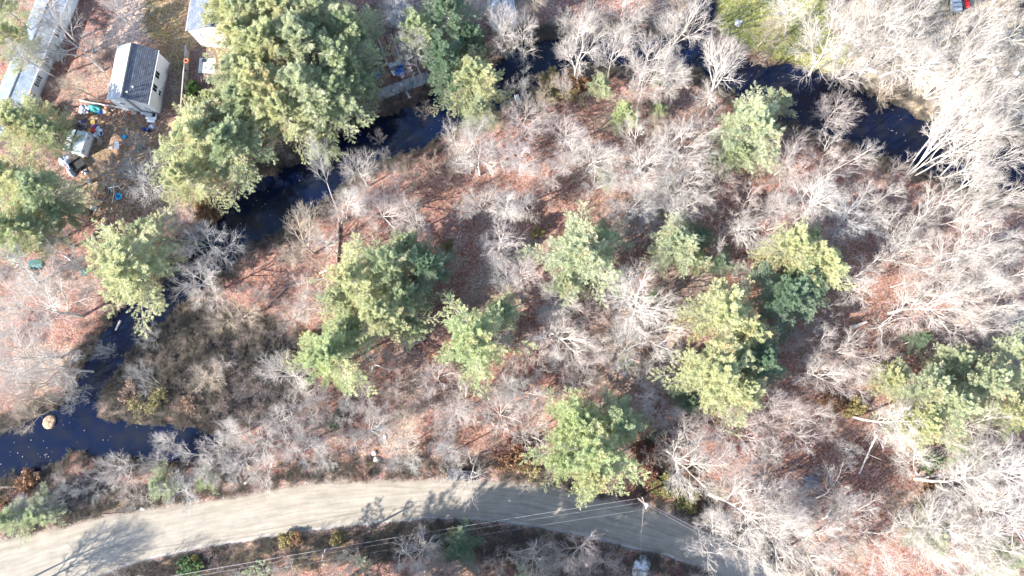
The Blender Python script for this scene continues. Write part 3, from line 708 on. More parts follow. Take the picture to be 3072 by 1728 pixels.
for i, (px, lb) in enumerate((((336, 445), 'white bucket left of the pale folding table'), ((346, 442), 'white bucket touching the left side of the folding table'))):
    e = empty('white_bucket', P3(*px)); tag(e, lb, 'bucket', 'white buckets by the table')
    v = MB(); v.lathe((0, 0, 0), [(.13, 0), (.17, .38), (.15, .38), (.11, .04)], 14); v.build('pail', M['white_plastic'], e)
    v = MB(); v.torus((0, 0, .3), .17, .012, 14, 4); v.build('handle', M['steel'], e)
for px, lb in (((443, 489), 'cream ring tyre, uppermost of the four by the pine tip'), ((443, 497), 'cream ring tyre, left of the four by the pine tip'), ((452, 498), 'cream ring tyre, right of the four by the pine tip'), ((441, 504), 'cream ring tyre, lowest of the four by the pine tip')):
    solo(MB().torus((0, 0, .1), .2, .09, 16, 8), 'ring_planter', M['stone'], px, lb, 'ring', group='four cream rings', smooth=True)
# swing frame
e = empty('sawhorse', P3(352, 566), .2); tag(e, 'pale A-frame sawhorse above the blue pool', 'sawhorse')
for s_ in (-1, 1):
    for t_ in (-1, 1):
        v = MB(); v.bar((s_*.8+t_*.1, t_*.45, 0), (s_*.7, 0, 1.0), .08); v.build('leg', M['white_plastic'], e)
v = MB(); v.box((0, 0, 1.03), (1.9, .12, .09)); v.build('beam', M['white_plastic'], e)
e = empty('paddling_pool', P3(358, 590)); tag(e, 'round bright blue paddling pool in the brown yard', 'pool')
v = MB(); v.torus((0, 0, .16), .5, .11, 24, 8); v.build('rim', M['pool'], e, True)
v = MB(); v.lathe((0, 0, .02), [(.48, 0), (.48, .05)], 24); v.build('floor', M['pool'], e)
v = MB(); v.add([(-.25, -.05, .12), (.0, -.18, .12), (.25, .12, .12), (.05, .05, .12), (-.1, .12, .12), (-.25, -.05, .18), (.0, -.18, .18), (.25, .12, .18), (.05, .05, .18), (-.1, .12, .18)],
                [(0, 1, 2, 3, 4), (9, 8, 7, 6, 5), (0, 5, 6, 1), (1, 6, 7, 2), (2, 7, 8, 3), (3, 8, 9, 4), (4, 9, 5, 0)]); v.build('puddle_cover', M['navy'], e)
o = solo(MB().tube([(-.5, -1.6, .25), (.2, .0, .3), (.35, 1.7, .25)], .05, 8), 'pale_pole', M['white_plastic'], (343, 580), 'thin white pole lying left of the blue pool', 'pole', .3)
# wire hoop pen
e = empty('wire_pen', P3(306, 578)); tag(e, 'round wire pen around dark leaf mould left of the blue pool', 'pen')
v = MB(); v.torus((0, 0, .75), 1.55, .035, 32, 6); v.build('top_wire', M['steel'], e)
v = MB(); v.torus((0, 0, .05), 1.55, .03, 32, 6); v.build('bottom_wire', M['steel'], e)
for k in range(10):
    a_ = 2*PI*k/10; v = MB(); v.tube([(1.55*math.cos(a_), 1.55*math.sin(a_), -.1), (1.55*math.cos(a_), 1.55*math.sin(a_), .8)], .03, 6); v.build('stake', M['wood_dark'], e)
v = MB(); v.lathe((0, 0, -.2), [(1.5, 0), (1.42, .33), (.9, .42), (.3, .5)], 24); v.build('leaf_mould', mat('leaf_mould', (.12, .07, .05), .95, var=.5, scale=5), e)
solo(slab(1.2, .75, .2), 'flat_stone', M['stone'], (283, 625), 'flat pale paving block on the red ground below the wire pen', 'block', -.3, bevel=.04)
o = draped((257, 639), 1.7, 1.2, .8, M['tan'], 'orange_boulder', 'orange brown boulder beside the dark shadow left of the logs', 'boulder', -.8, 44)
# logs
def log(name, px0, px1, r, m, label, cat='log', z=.0, group=None, stubs=0, seed=0, z1=None, cut=True):
    a = P3(*px0, ); b = P3(*px1); a.z += r+z; b.z += r+(z if z1 is None else z1)
    e = empty(name, (a+b)/2); tag(e, label, cat, group); rg = random.Random(seed)
    n = 7; pts = [a.lerp(b, i/(n-1))-e.location+Vector((rg.uniform(-.05, .05), rg.uniform(-.05, .05), 0))*(1 if 0 < i < n-1 else 0)*(b-a).length/4 for i in range(n)]
    rs = [r*(1-.35*i/(n-1)) for i in range(n)]
    v = MB(); v.tube(pts, rs, 9); v.build('stem', m, e, False)
    if cut:
        d_ = (pts[1]-pts[0]).normalized()
        v = MB(); v.tube([pts[0]-d_*.03, pts[0]-d_*.003], rs[0]*.9, 9); v.build('cut_end', M['wood_pale'], e)
    for k in range(stubs):
        i = rg.randint(2, n-2); d = Vector((rg.uniform(-1, 1), rg.uniform(-1, 1), rg.uniform(.1, .8))).normalized()*rg.uniform(.6, 1.6)*(b-a).length/5
        v = MB(); v.tube([pts[i], pts[i]+d*.5, pts[i]+d+Vector((0, 0, .1))], [r*.4, r*.28, r*.12], 5); v.build('branch_stub', m, e)
    return e
BK = mat('log_bark', (.50, .45, .40), .9, var=.3, scale=4, bump=.03, bscale=12)
BKD = mat('dark_log_bark', (.17, .13, .11), .9, var=.35, scale=4)
for i, (a_, b_) in enumerate((((262, 716), (266, 733)), ((271, 713), (272, 732)), ((278, 712), (277, 731)), ((285, 712), (281, 731)), ((290, 715), (292, 736)))):
    log('cut_log', a_, b_, .13, BK if i < 4 else BKD, ['leftmost log of the short cut row above the yellow pine', 'second log from the left in the short cut row', 'middle log of the short cut row above the yellow pine', 'second log from the right in the short cut row', 'dark rightmost log of the short cut row'][i], group='row of cut logs')
for i, (a_, b_) in enumerate((((296, 690), (322, 668)), ((303, 694), (326, 676)), ((285, 704), (310, 688)))):
    log('split_log', a_, b_, .17, BK if i < 2 else BKD, ['upper pale log of the crossed pair left of the yellow pine top', 'lower pale log of the crossed pair left of the yellow pine top', 'dark log trailing below the crossed pale pair'][i], stubs=2, seed=i)
log('river_log', (357, 961), (342, 990), .22, BK, 'pale straight log standing half out of the water at the river bend', z=-.2, seed=3)
e = empty('root_stump', P3(358, 915)); tag(e, 'torn pale root stump at the water edge under the yellow pine', 'stump')
for k in range(9):
    a_ = 2*PI*k/9+random.uniform(-.3, .3); l_ = random.uniform(.8, 1.9)
    v = MB(); v.tube([(0, 0, .3), (l_*.5*math.cos(a_), l_*.5*math.sin(a_), .4), (l_*math.cos(a_), l_*math.sin(a_), random.uniform(-.3, .4))], [.2, .12, .03], 6); v.build('root', mat('root', (.5, .36, .25), .9) if k == 0 else bpy.data.materials['root'], e)
v = MB(); v.lathe((0, 0, -.2), [(.45, 0), (.35, .5), (.3, .65)], 12); v.build('bole', bpy.data.materials['root'], e)
log('fallen_branch', (958, 820), (1018, 797), .13, BK, 'thin white fallen branch left of the tall green pine cluster', stubs=3, seed=5)
log('fallen_log', (863, 860), (800, 925), .2, BKD, 'bent log shape for the dark ditch left of the centre left pine cluster, lower piece', stubs=4, seed=6)  # log shape added in place of a dark curved ditch line
log('fallen_log', (985, 830), (862, 862), .26, BKD, 'bent log shape for the dark ditch left of the centre left pine cluster, upper piece', stubs=4, seed=7)  # upper half of the log shape added for that dark ditch
log('dead_trunk', (1018, 660), (1012, 790), .24, BKD, 'dark upright fallen trunk above the centre left pine cluster', stubs=3, seed=8)
log('broken_stub', (2549, 985), (2598, 966), .32, BK, 'thick pale broken log with a torn end in the dark hollow right of centre', stubs=2, seed=9)
log('fallen_log', (2670, 862), (2718, 847), .1, BK, 'short thin white log in the dark hollow right of centre', seed=10)
log('fallen_log', (150, 1502), (264, 1506), .2, BKD, 'long grey fallen trunk lying in the brush above the road at left', stubs=3, seed=11)
log('fallen_log', (0, 1460), (78, 1462), .22, BKD, 'dark fallen trunk at the left edge below the river', seed=12)
log('fallen_log', (0, 1504), (70, 1490), .2, BK, 'pale fallen trunk at the left edge above the road', seed=13)
log('fallen_log', (310, 1545), (370, 1538), .14, BKD, 'short pale log on the upper shoulder of the road at left', seed=14)
log('bleached_log', (736, 1452), (760, 1428), .26, mat('bleached', (.65, .6, .52), .8), 'thick bleached log above the road left of the middle', seed=15)
log('leaning_log', (2576, 1420), (2602, 1302), .16, BK, 'tall pale broken trunk leaning over red ground at lower right', stubs=2, seed=16, z1=3.5)
log('fallen_log', (2740, 1437), (2820, 1424), .2, BK, 'pale fallen log at the foot of the lower right birches', stubs=2, seed=17)
# fallen tree on the right
log('fallen_log', (1750, 1222), (1700, 1260), .15, BK, 'fallen grey limb right of the upper edge of the round road pine', stubs=2, seed=18)
# tyres
for i, (px, lb) in enumerate((((103, 809), 'left tyre of the upper row of three by the leaning trunk'), ((118, 808), 'middle tyre of the upper row of three by the leaning trunk'), ((127, 795), 'rightmost tyre resting on the dark board'), ((110, 823), 'lowest tyre of the little tyre pile'), ((92, 806), 'tyre half under the leaning trunk at the pile'))):
    solo(MB().torus((0, 0, .12), .27, .11, 18, 8), 'old_tyre', M['black'], px, lb, 'tyre', group='old tyres', smooth=True)
solo(slab(2.2, 1.4, .25), 'dark_board', M['teal_dark'], (108, 793), 'dark green board behind the old tyres', 'board', .15, z=-.05)
draped((255, 815), 1.2, 1.6, .5, M['teal_dark'], 'teal_sheet', 'dark teal sheet on the ground left of the yellow river pine', 'tarp', .3, 51)
for px, lb in (((203, 770), 'white jug, upper left of three among twigs'), ((214, 778), 'grey white jug, middle of three among twigs'), ((229, 785), 'white jug, lower right of three among twigs')):
    solo(MB().lathe((0, 0, 0), [(.2, 0), (.26, .1), (.24, .45), (.08, .6), (.07, .7)], 12), 'white_jug', M['white_plastic'], px, lb, 'jug', group='white jugs', smooth=True)
solo(slab(.9, .9, .5), 'teal_bin', M['teal_dark'], (20, 405), 'teal bin at the left edge below the mobile home', 'bin', .2)
draped((8, 392), 1.4, 1.6, .7, M['concrete'], 'grey_sheet', 'pale sheet over a pile at the left edge below the mobile home', 'tarp', .2, 61)
solo(slab(.8, .9, .7), 'red_box', M['red'], (4, 347), 'red and black box at the left edge beside the mobile home corner', 'box', .3)
# plank ramp by the gabled house
for i, (a_, b_) in enumerate((((380, 332), (366, 360)), ((384, 335), (371, 362)))):
    log('plank', a_, b_, .07, M['wood_pale'], ['left pale plank leaning below the gabled house', 'right pale plank leaning below the gabled house'][i], 'plank', cut=False, group='planks below the house')
solo(slab(.55, .4, .35), 'orange_box', M['orange'], (388, 338), 'small orange box at the foot of the gabled house wall', 'box', -.1)
solo(slab(1.0, .5, .4), 'wooden_bench', M['wood_pale'], (404, 340), 'short pale wooden box under the gabled house wall', 'box', -.1)
solo(slab(.9, .5, .4), 'white_stool', M['white_plastic'], (700, 300), 'white crate in the brown yard at the edge of the pine grove', 'crate', .2)

# ------------------------------------------------------------------ dock and things by it
e = empty('dock', P3(1210, 262), math.atan2(.38, 1)); tag(e, 'grey plank dock among the trees on the far river bank', 'dock')
for k in range(34):
    v = MB(); v.box((-4.6+k*.28, random.uniform(-.06, .06), .42), (.25, 2.0, .05)); v.build('plank', M['wood_grey'], e)
for x in (-4.2, -1.5, 1.5, 4.4):
    for y in (-.8, .8):
        v = MB(); v.box((x, y, .1), (.16, .16, 1.0)); v.build('post', M['wood_dark'], e)
for i, (a_, b_, lb) in enumerate((((1182, 272), (1198, 293), 'shorter pale gangplank leaning down from the dock'), ((1203, 253), (1230, 293), 'longer pale gangplank leaning down from the dock'))):
    a = P3(*a_); b = P3(*b_); o = MB().bar(a+Vector((0, 0, .55))-a, b+Vector((0, 0, .15))-a, .4, .07).build('gangplank', M['concrete'], None); o.location = a; tag(o, lb, 'gangplank', 'gangplanks')
draped((1238, 256), 1.3, 1.0, .5, M['teal'], 'teal_tarp', 'bright teal tarp on the right end of the dock', 'tarp', .5, 71)
draped((1200, 196), 1.9, .9, .7, M['blue'], 'blue_tarp', 'blue tarp against the end of the leaf covered shed', 'tarp', .3, 72)
draped((1200, 217), 1.5, 1.7, .8, M['blue'], 'blue_tarp', 'blue tarp heaped beside the white bags near the dock', 'tarp', .9, 73)
draped((1127, 226), 1.9, 1.5, .7, M['blue'], 'blue_tarp', 'dull blue tarp half under the pines left of the dock', 'tarp', .2, 74)
draped((1160, 225), 1.6, 1.3, .4, M['tan'], 'leaf_pile', 'orange leaf pile between two blue tarps by the dock', 'leaf pile', .2, 75)
heap(10, .6, .35, .26, 76, [M['white_plastic'], M['tan'], M['concrete']], 'bag_heap', 'heap of white bags beside the blue tarp near the dock', 'heap', (1183, 223), 'bag')
heap(5, .45, .3, .24, 77, [M['tan'], M['white_plastic'], M['orange']], 'rag_heap', 'pinkish rags at the right side of the blue tarp near the dock', 'heap', (1221, 196), 'rag')
# marina post and white boxes on the near bank
solo(slab(.75, 1.1, .5), 'white_box', M['white_plastic'], (1551, 293), 'white box on the bank right of the pale river pine', 'box', .2)
e = empty('landing_stage', P3(508, 640), .05); tag(e, 'dark wooden landing frame on the bank left of the upper river bend', 'frame')
for x in (-.5, .5):
    v = MB(); v.box((x, 0, .35), (.12, 1.7, .12)); v.build('rail', M['wood_grey'], e)
for y in (-.8, 0, .8):
    v = MB(); v.box((0, y, .42), (1.2, .14, .08)); v.build('cross_piece', M['wood_grey'], e)
# small footbridge in the wood
e = empty('footbridge', P3(1243, 1020), .50); tag(e, 'small dark plank footbridge on red leaves below the centre left pine cluster', 'footbridge')
for s_ in (-1, 1):
    v = MB(); v.box((0, s_*.75, .28), (3.6, .16, .18)); v.build('beam', M['wood_dark'], e)
for k in range(11):
    v = MB(); v.box((-1.6+k*.32, 0, .4), (.27, 1.7, .06), rz=random.uniform(-.03, .03)); v.build('plank', M['wood_grey'], e)
for x in (-.6, 1.2):
    v = MB(); v.box((x, 0, .3), (.22, 2.4, .3)); v.build('cross_beam', M['wood_dark'], e)
# straw mound
draped((143, 1266), 2.0, 2.4, .5, M['tan'], 'straw_mound', 'rounded tan straw mound at the water edge at left', 'mound', -.5, 81)
# dark blue bin lower right
solo(slab(2.0, 1.7, .9), 'blue_grey_box', mat('slate_box', (.07, .10, .14), .6), (2428, 1444), 'square slate blue box in the dark brush at lower right', 'box', .05, bevel=.08)
draped((1924, 1702), 2.6, 4.0, .5, M['white_plastic'], 'pale_sheet', 'pale grey sheet at the lower edge below the road', 'tarp', -.35, 91)
# top right things
e = empty('grey_trailer', P3(2858, 14), PI/2+.03); tag(e, 'grey utility trailer at the upper right edge beside the red vehicle', 'trailer')
v = MB(); v.box((0, 0, .85), (3.6, 1.5, 1.1)); v.build('box_body', M['steel'], e, bevel=.05)
for x in (-1.2, -.4, .4, 1.2):
    v = MB(); v.box((x, 0, 1.43), (.1, 1.54, .06)); v.build('roof_rib', M['trim_dark'], e)
for s_ in (-1, 1):
    v = MB(); v.torus((0, s_*.85, .3), .24, .08, 16, 8, 'Y'); v.build('wheel', M['black'], e)
    v = MB(); v.box((0, s_*.83, .68), (1.0, .28, .06)); v.build('mudguard', M['trim_dark'], e)
v = MB(); v.bar((-1.8, 0, .45), (-3.0, 0, .4), .1); v.build('tow_bar', M['black'], e)
# red tractor
e = empty('red_tractor', P3(2893, 12), PI/2+.12); tag(e, 'little red garden tractor at the upper right edge', 'tractor')
v = MB(); v.box((-.6, 0, .75), (1.1, .6, .5)); v.build('bonnet', M['red'], e, bevel=.08)
v = MB(); v.box((.55, 0, .7), (.9, .9, .35)); v.build('rear_body', M['red'], e, bevel=.08)
v = MB(); v.box((.5, 0, 1.05), (.4, .45, .12)); v.box((.72, 0, 1.25), (.1, .45, .4)); v.build('seat', M['black'], e)
v = MB(); v.torus((0, 0, 1.2), .18, .03, 14, 6); v.build('steering_wheel', M['black'], e)
for x, r_, y in ((-.8, .18, .45), (.65, .3, .55)):
    for s_ in (-1, 1):
        v = MB(); v.torus((x, s_*y, r_+.06), r_*.75, r_*.35, 16, 8, 'Y'); v.build('wheel', M['black'], e)
boat('kayak', 2.1, .7, .35, mat('kayak', (.42, .62, .68), .4, var=.1), (2612, 212), -.45, 'pale blue kayak on the lawn bank at upper right', 'kayak', None, 0)
for px, r_, lb in (((2980, 213), .5, 'round white tank, left of two near the right edge'), ((3047, 222), .42, 'round white tank, right of two at the right edge')):
    solo(MB().lathe((0, 0, 0), [(r_*.7, 0), (r_, r_*.5), (r_*.95, r_), (r_*.5, r_*1.35), (r_*.15, r_*1.42)], 16), 'white_tank', M['white_plastic'], px, lb, 'tank', group='white tanks', smooth=True)
e = empty('garden_cart', P3(3066, 20), .3); tag(e, 'dark small cart at the far upper right corner', 'cart')
v = MB(); v.box((0, 0, .45), (1.0, .7, .35)); v.build('tub', M['black'], e)
for s_ in (-1, 1):
    v = MB(); v.torus((0, s_*.42, .2), .15, .05, 14, 6, 'Y'); v.build('wheel', M['steel'], e)
def rock(px, r, label, seed, group=None, m=None, name='rock'):
    rg = random.Random(seed); bm = bmesh.new(); bmesh.ops.create_icosphere(bm, subdivisions=3, radius=r)
    ax = [Vector((rg.uniform(-1, 1), rg.uniform(-1, 1), rg.uniform(-1, 1))).normalized() for _ in range(9)]
    for v in bm.verts:
        for a_ in ax:
            d_ = v.co.dot(a_)-r*.78
            if d_ > 0: v.co -= a_*d_*.85
    me = bpy.data.meshes.new(name); bm.to_mesh(me); bm.free(); me.materials.append(m or M['stone'])
    o = bpy.data.objects.new(name, me); COL.objects.link(o); o.location = P3(*px)+Vector((0, 0, r*.2)); o.scale = (1, .8, .6); o.rotation_euler = (0, 0, rg.uniform(0, 6)); tag(o, label, 'rock', group)
rock((2213, 71), .75, 'white boulder on the green lawn at the top', 1)
rock((2222, 66), .4, 'small pale rock touching the white boulder on the lawn', 2)
rock((1131, 1380), .65, 'pale boulder in the brush above the middle of the road', 3)
rock((1122, 1360), .5, 'smaller pale boulder just above the one over the road', 4)
rock((2052, 810), .55, 'pale stone at the foot of the small pines in mid wood', 5)
rock((430, 1525), .45, 'pale stone in the brush above the road at left', 6)
rock((1155, 1310), .4, 'small white rock in the brush above the middle of the road', 7)

# ------------------------------------------------------------------ the dark car under the tree
def car(px, rz):
    e = empty('parked_car', P3(*px), rz); tag(e, 'dark blue estate car parked under bare branches on the road edge', 'car')
    paint = mat('dark_car_paint', (.006, .009, .02), .3, var=.05, spec=.6)
    L, Wc = 4.6, 1.82
    prof = [(-2.3, .45), (-2.28, .8), (-2.1, .95), (-1.25, 1.02), (-.55, 1.42), (.9, 1.48), (1.75, 1.4), (2.2, 1.0), (2.3, .85), (2.3, .45)]
    V = []; ys = [(-1, 1), (-.8, .0), (.8, .0), (1, 1)]
    for x, z in prof:
        roof = max(0, (z-1.0)/.48); w_ = Wc/2*(1-.2*roof)*(1-.08*(abs(x)/2.3)**3)
        V += [(x, -w_, z), (x, -w_*.6, z+.03), (x, w_*.6, z+.03), (x, w_, z)]
    n = len(prof); F = []
    for i in range(n-1):
        for j in range(3): F.append((i*4+j, i*4+j+1, (i+1)*4+j+1, (i+1)*4+j))
    b0 = len(V)
    for x, z in prof: V += [(x, -Wc/2*.98*(1-.08*(abs(x)/2.3)**3), .3), (x, Wc/2*.98*(1-.08*(abs(x)/2.3)**3), .3)]
    for i in range(n-1):
        F.append((i*4, (i+1)*4, b0+(i+1)*2, b0+i*2)); F.append((i*4+3, b0+i*2+1, b0+(i+1)*2+1, (i+1)*4+3)); F.append((b0+i*2, b0+(i+1)*2, b0+(i+1)*2+1, b0+i*2+1))
    F.append((0, b0, b0+1, 3, 2, 1)); k = (n-1)*4; F.append((k, k+1, k+2, k+3, b0+(n-1)*2+1, b0+(n-1)*2))
    MB().add(V, F).build('body', paint, e, False)
    MB().add([(-1.22, -.62, 1.06), (-1.22, .62, 1.06), (-.6, .58, 1.42), (-.6, -.58, 1.42), (-1.2, -.62, 1.03), (-1.2, .62, 1.03), (-.58, .58, 1.39), (-.58, -.58, 1.39)], [(0, 1, 2, 3), (7, 6, 5, 4), (0, 4, 5, 1), (1, 5, 6, 2), (2, 6, 7, 3), (3, 7, 4, 0)]).build('windscreen', M['glass'], e)
    MB().add([(1.8, -.6, 1.42), (1.8, .6, 1.42), (2.2, .66, 1.07), (2.2, -.66, 1.07), (1.78, -.6, 1.38), (1.78, .6, 1.38), (2.18, .66, 1.03), (2.18, -.66, 1.03)], [(0, 3, 2, 1), (4, 5, 6, 7), (0, 1, 5, 4), (1, 2, 6, 5), (2, 3, 7, 6), (3, 0, 4, 7)]).build('rear_window', M['glass'], e)
    for s_ in (-1, 1):
        MB().add([(-1.0, s_*.90, 1.0), (1.9, s_*.88, 1.0), (1.6, s_*.745, 1.37), (-.5, s_*.745, 1.37), (-1.0, s_*.86, 1.0), (1.9, s_*.84, 1.0), (1.6, s_*.70, 1.37), (-.5, s_*.70, 1.37)], [(0, 1, 2, 3), (7, 6, 5, 4), (0, 4, 5, 1), (1, 5, 6, 2), (2, 6, 7, 3), (3, 7, 4, 0)]).build('side_window', M['glass'], e)
        MB().box((-2.24, s_*.62, .75), (.1, .35, .16)).build('headlight', M['white_plastic'], e)
        MB().box((2.28, s_*.66, .85), (.08, .22, .25)).build('tail_light', M['red'], e)
        MB().box((-.75, s_*1.0, 1.0), (.14, .2, .12)).build('wing_mirror', paint, e)
        MB().box((.6, s_*.6, 1.54), (1.9, .04, .04)).build('roof_rail', M['steel'], e)
        for x in (-1.4, 1.4):
            w_ = MB().torus((x, s_*.82, .33), .24, .1, 18, 8, 'Y').build('wheel', M['black'], e)
            MB().torus((x, s_*.86, .33), .12, .05, 12, 6, 'Y').build('rim', M['steel'], w_)
    return e
car((1386, 1423), -.07)

# ------------------------------------------------------------------ utility poles and wires
def util_pole(name, base, h, label, trans=False, arm=0):
    b = P3(*base); e = empty(name, b); tag(e, label, 'utility pole', 'utility poles')
    v = MB(); v.tube([(0, 0, -.2), (0, 0, h*.5), (0, 0, h)], [.19, .17, .13], 12); v.build('pole', M['pole'], e)
    ux, uy = math.cos(arm), math.sin(arm)
    v = MB(); v.bar((-ux*.9, -uy*.9, h-.45), (ux*.9, uy*.9, h-.45), .1, .12); v.build('crossarm', M['wood_grey'], e)
    for k in (-.8, 0, .8):
        v = MB(); v.lathe((ux*k, uy*k, h-.38 if k else h), [(.05, 0), (.07, .05), (.04, .1), (.06, .15), (.03, .2)], 10); v.build('insulator', M['white_plastic'], e)
    if trans:
        v = MB(); v.lathe((uy*.1+.34, -.36, h-1.9), [(.25, 0), (.28, .05), (.28, .95), (.22, 1.02), (.06, 1.1)], 16); v.build('transformer', M['white_plastic'], e, True)
    return b
def top_px(base_px, h): return base_px
# base pixels chosen so that the tops land where the photograph shows them
def base_for_top(tx, ty, h): w = P(tx, ty, h); q = px_of([[w.x, w.y, 0]])[0]; return (q[0], q[1])
HP = 8.5
pA = base_for_top(969, 1665, HP); pB = base_for_top(1934, 1510, 9.0); pC = base_for_top(2330, 1720, 9.0); pZ = base_for_top(-130, 1860, 9.0)
bA = util_pole('utility_pole', pA, HP, 'grey leaning looking utility pole in the brush below the road', arm=1.3)
bB = util_pole('utility_pole', pB, 9.0, 'utility pole with a white round transformer at the upper road edge', True, arm=1.9)
bC = util_pole('utility_pole', pC, 9.0, 'utility pole hidden among bare crowns below the road at right', arm=1.2)
bZ = util_pole('utility_pole', pZ, 9.0, 'utility pole beyond the lower left corner', arm=1.3)
def wire(a, b, sag, label, r=.022, group='overhead wires'):
    n = 25; a = Vector(a); b = Vector(b); m_ = (a+b)/2
    pts = [a.lerp(b, i/(n-1))-m_+Vector((0, 0, -4*sag*(i/(n-1))*(1-i/(n-1)))) for i in range(n)]
    o = MB().tube(pts, r, 5, True).build('wire', M['wire'], None, True); o.location = m_; tag(o, label, 'wire', group)
def armpt(b, h, arm, k, dz=-.1): return Vector((b.x+math.cos(arm)*k, b.y+math.sin(arm)*k, b.z+h+dz))
for k, nm, r_ in ((.8, 'uppermost', .026), (.15, 'middle', .016), (-.9, 'lowest', .016)):
    wire(armpt(bZ, 9, 1.3, k), armpt(bA, HP, 1.3, k), .6, f'{nm} overhead wire left of the pole below the road', r_)
    wire(armpt(bA, HP, 1.3, k), armpt(bB, 9, 1.9, k), .9, f'{nm} overhead wire crossing the brush up to the transformer pole', r_*.62)
for k, nm in ((.15, 'upper'), (-.15, 'lower')):
    wire(armpt(bB, 9, 1.9, k, -1.2), armpt(bC, 9, 1.2, k*3, -.6), .5, f'{nm} wire running from the transformer pole along the road edge', .014)
for k, nm in ((-.2, 'left'), (.1, 'right')):
    q = base_for_top(1912, 1693, 3.5); w_ = P(q[0], q[1]); wire(armpt(bB, 9, 1.9, k, -1.0), (w_.x+k, w_.y-6, 3.5), .6, f'{nm} service wire dropping from the transformer pole across the road', .008)
# ------------------------------------------------------------------ trees: generators
def norm(v): return v/np.maximum(np.linalg.norm(v, axis=-1, keepdims=True), 1e-9)
def tubes(polys, rad, s):
    """polys (n,K,3), rad (n,K) -> verts, quads of s-sided tubes"""
    n, K, _ = polys.shape
    d = np.gradient(polys, axis=1); d = norm(d)
    up = np.where(np.abs(d[..., 2:3]) > .9, np.array([1., 0, 0]), np.array([0, 0, 1.]))
    u = norm(np.cross(d, up)); t = np.cross(d, u)
    a = np.arange(s)*2*PI/s
    V = polys[:, :, None, :]+(u[:, :, None, :]*np.cos(a)[None, None, :, None]+t[:, :, None, :]*np.sin(a)[None, None, :, None])*rad[:, :, None, None]
    I = np.arange(n*K*s).reshape(n, K, s)
    J = np.roll(I, -1, 2)
    F = np.stack([I[:, :-1], J[:, :-1], J[:, 1:], I[:, 1:]], -1).reshape(-1, 4)
    return V.reshape(-1, 3), F
class Acc:
    def __init__(s): s.V = []; s.F = []; s.n = 0
    def add(s, V, F): s.V.append(V); s.F.append(F+s.n); s.n += len(V)
    def mesh(s, name, m):
        me = mesh_np(name, np.vstack(s.V), np.vstack(s.F), True); me.materials.append(m); return me
def grow(rg, PP, PR, PL, m, t0, t1, ang, angsd, ratio, K, wob, up, r0, tip, tfall=.55, planar=0.0):
    n, Kp, _ = PP.shape
    idx = np.repeat(np.arange(n), m)
    t = np.tile((np.arange(m)+.5)/m, n)+rg.normal(0, .35/m, n*m)
    t = np.clip(t0+(t1-t0)*t, .02, .999)
    f = t*(Kp-1); i = np.minimum(f.astype(int), Kp-2); fr = (f-i)[:, None]
    A = PP[idx, i]; B = PP[idx, i+1]; pos = A+(B-A)*fr; tan = norm(B-A)
    pr = PR[idx, i]*(1-fr[:, 0])+PR[idx, i+1]*fr[:, 0]
    u = np.where(np.abs(tan[:, 2:3]) > .95, np.array([1., 0, 0]), np.array([0, 0, 1.]))
    u = norm(np.cross(tan, u)); v = np.cross(tan, u)
    az = np.tile(np.arange(m)*2.4, n)+np.repeat(rg.uniform(0, 2*PI, n), m)+rg.normal(0, .4, n*m)
    if planar:                                 # keep side shoots near the horizontal plane
        side = np.where(np.tile(np.arange(m) % 2, n) == 0, 0, PI); az = side+rg.normal(0, planar, n*m)
    a = np.radians(np.maximum(rg.normal(ang, angsd, n*m), 8))[:, None]
    d = norm(tan*np.cos(a)+(u*np.cos(az)[:, None]+v*np.sin(az)[:, None])*np.sin(a)+np.array([0, 0, up*.5]))
    L = PL[idx]*ratio*(1.1-tfall*(t-t0)/(max(t1-t0, .01)))*rg.uniform(.7, 1.25, n*m)
    pts = np.zeros((n*m, K, 3)); pts[:, 0] = pos; st = (L/(K-1))[:, None]
    for k in range(1, K):
        pts[:, k] = pts[:, k-1]+d*st
        d = norm(d+rg.normal(0, wob, (n*m, 3))+np.array([0, 0, up*.22]))
    rs = np.minimum(pr*.8, r0*rg.uniform(.8, 1.2, n*m))
    rad = rs[:, None]*np.linspace(1, tip, K)[None, :]
    return pts, rad, L

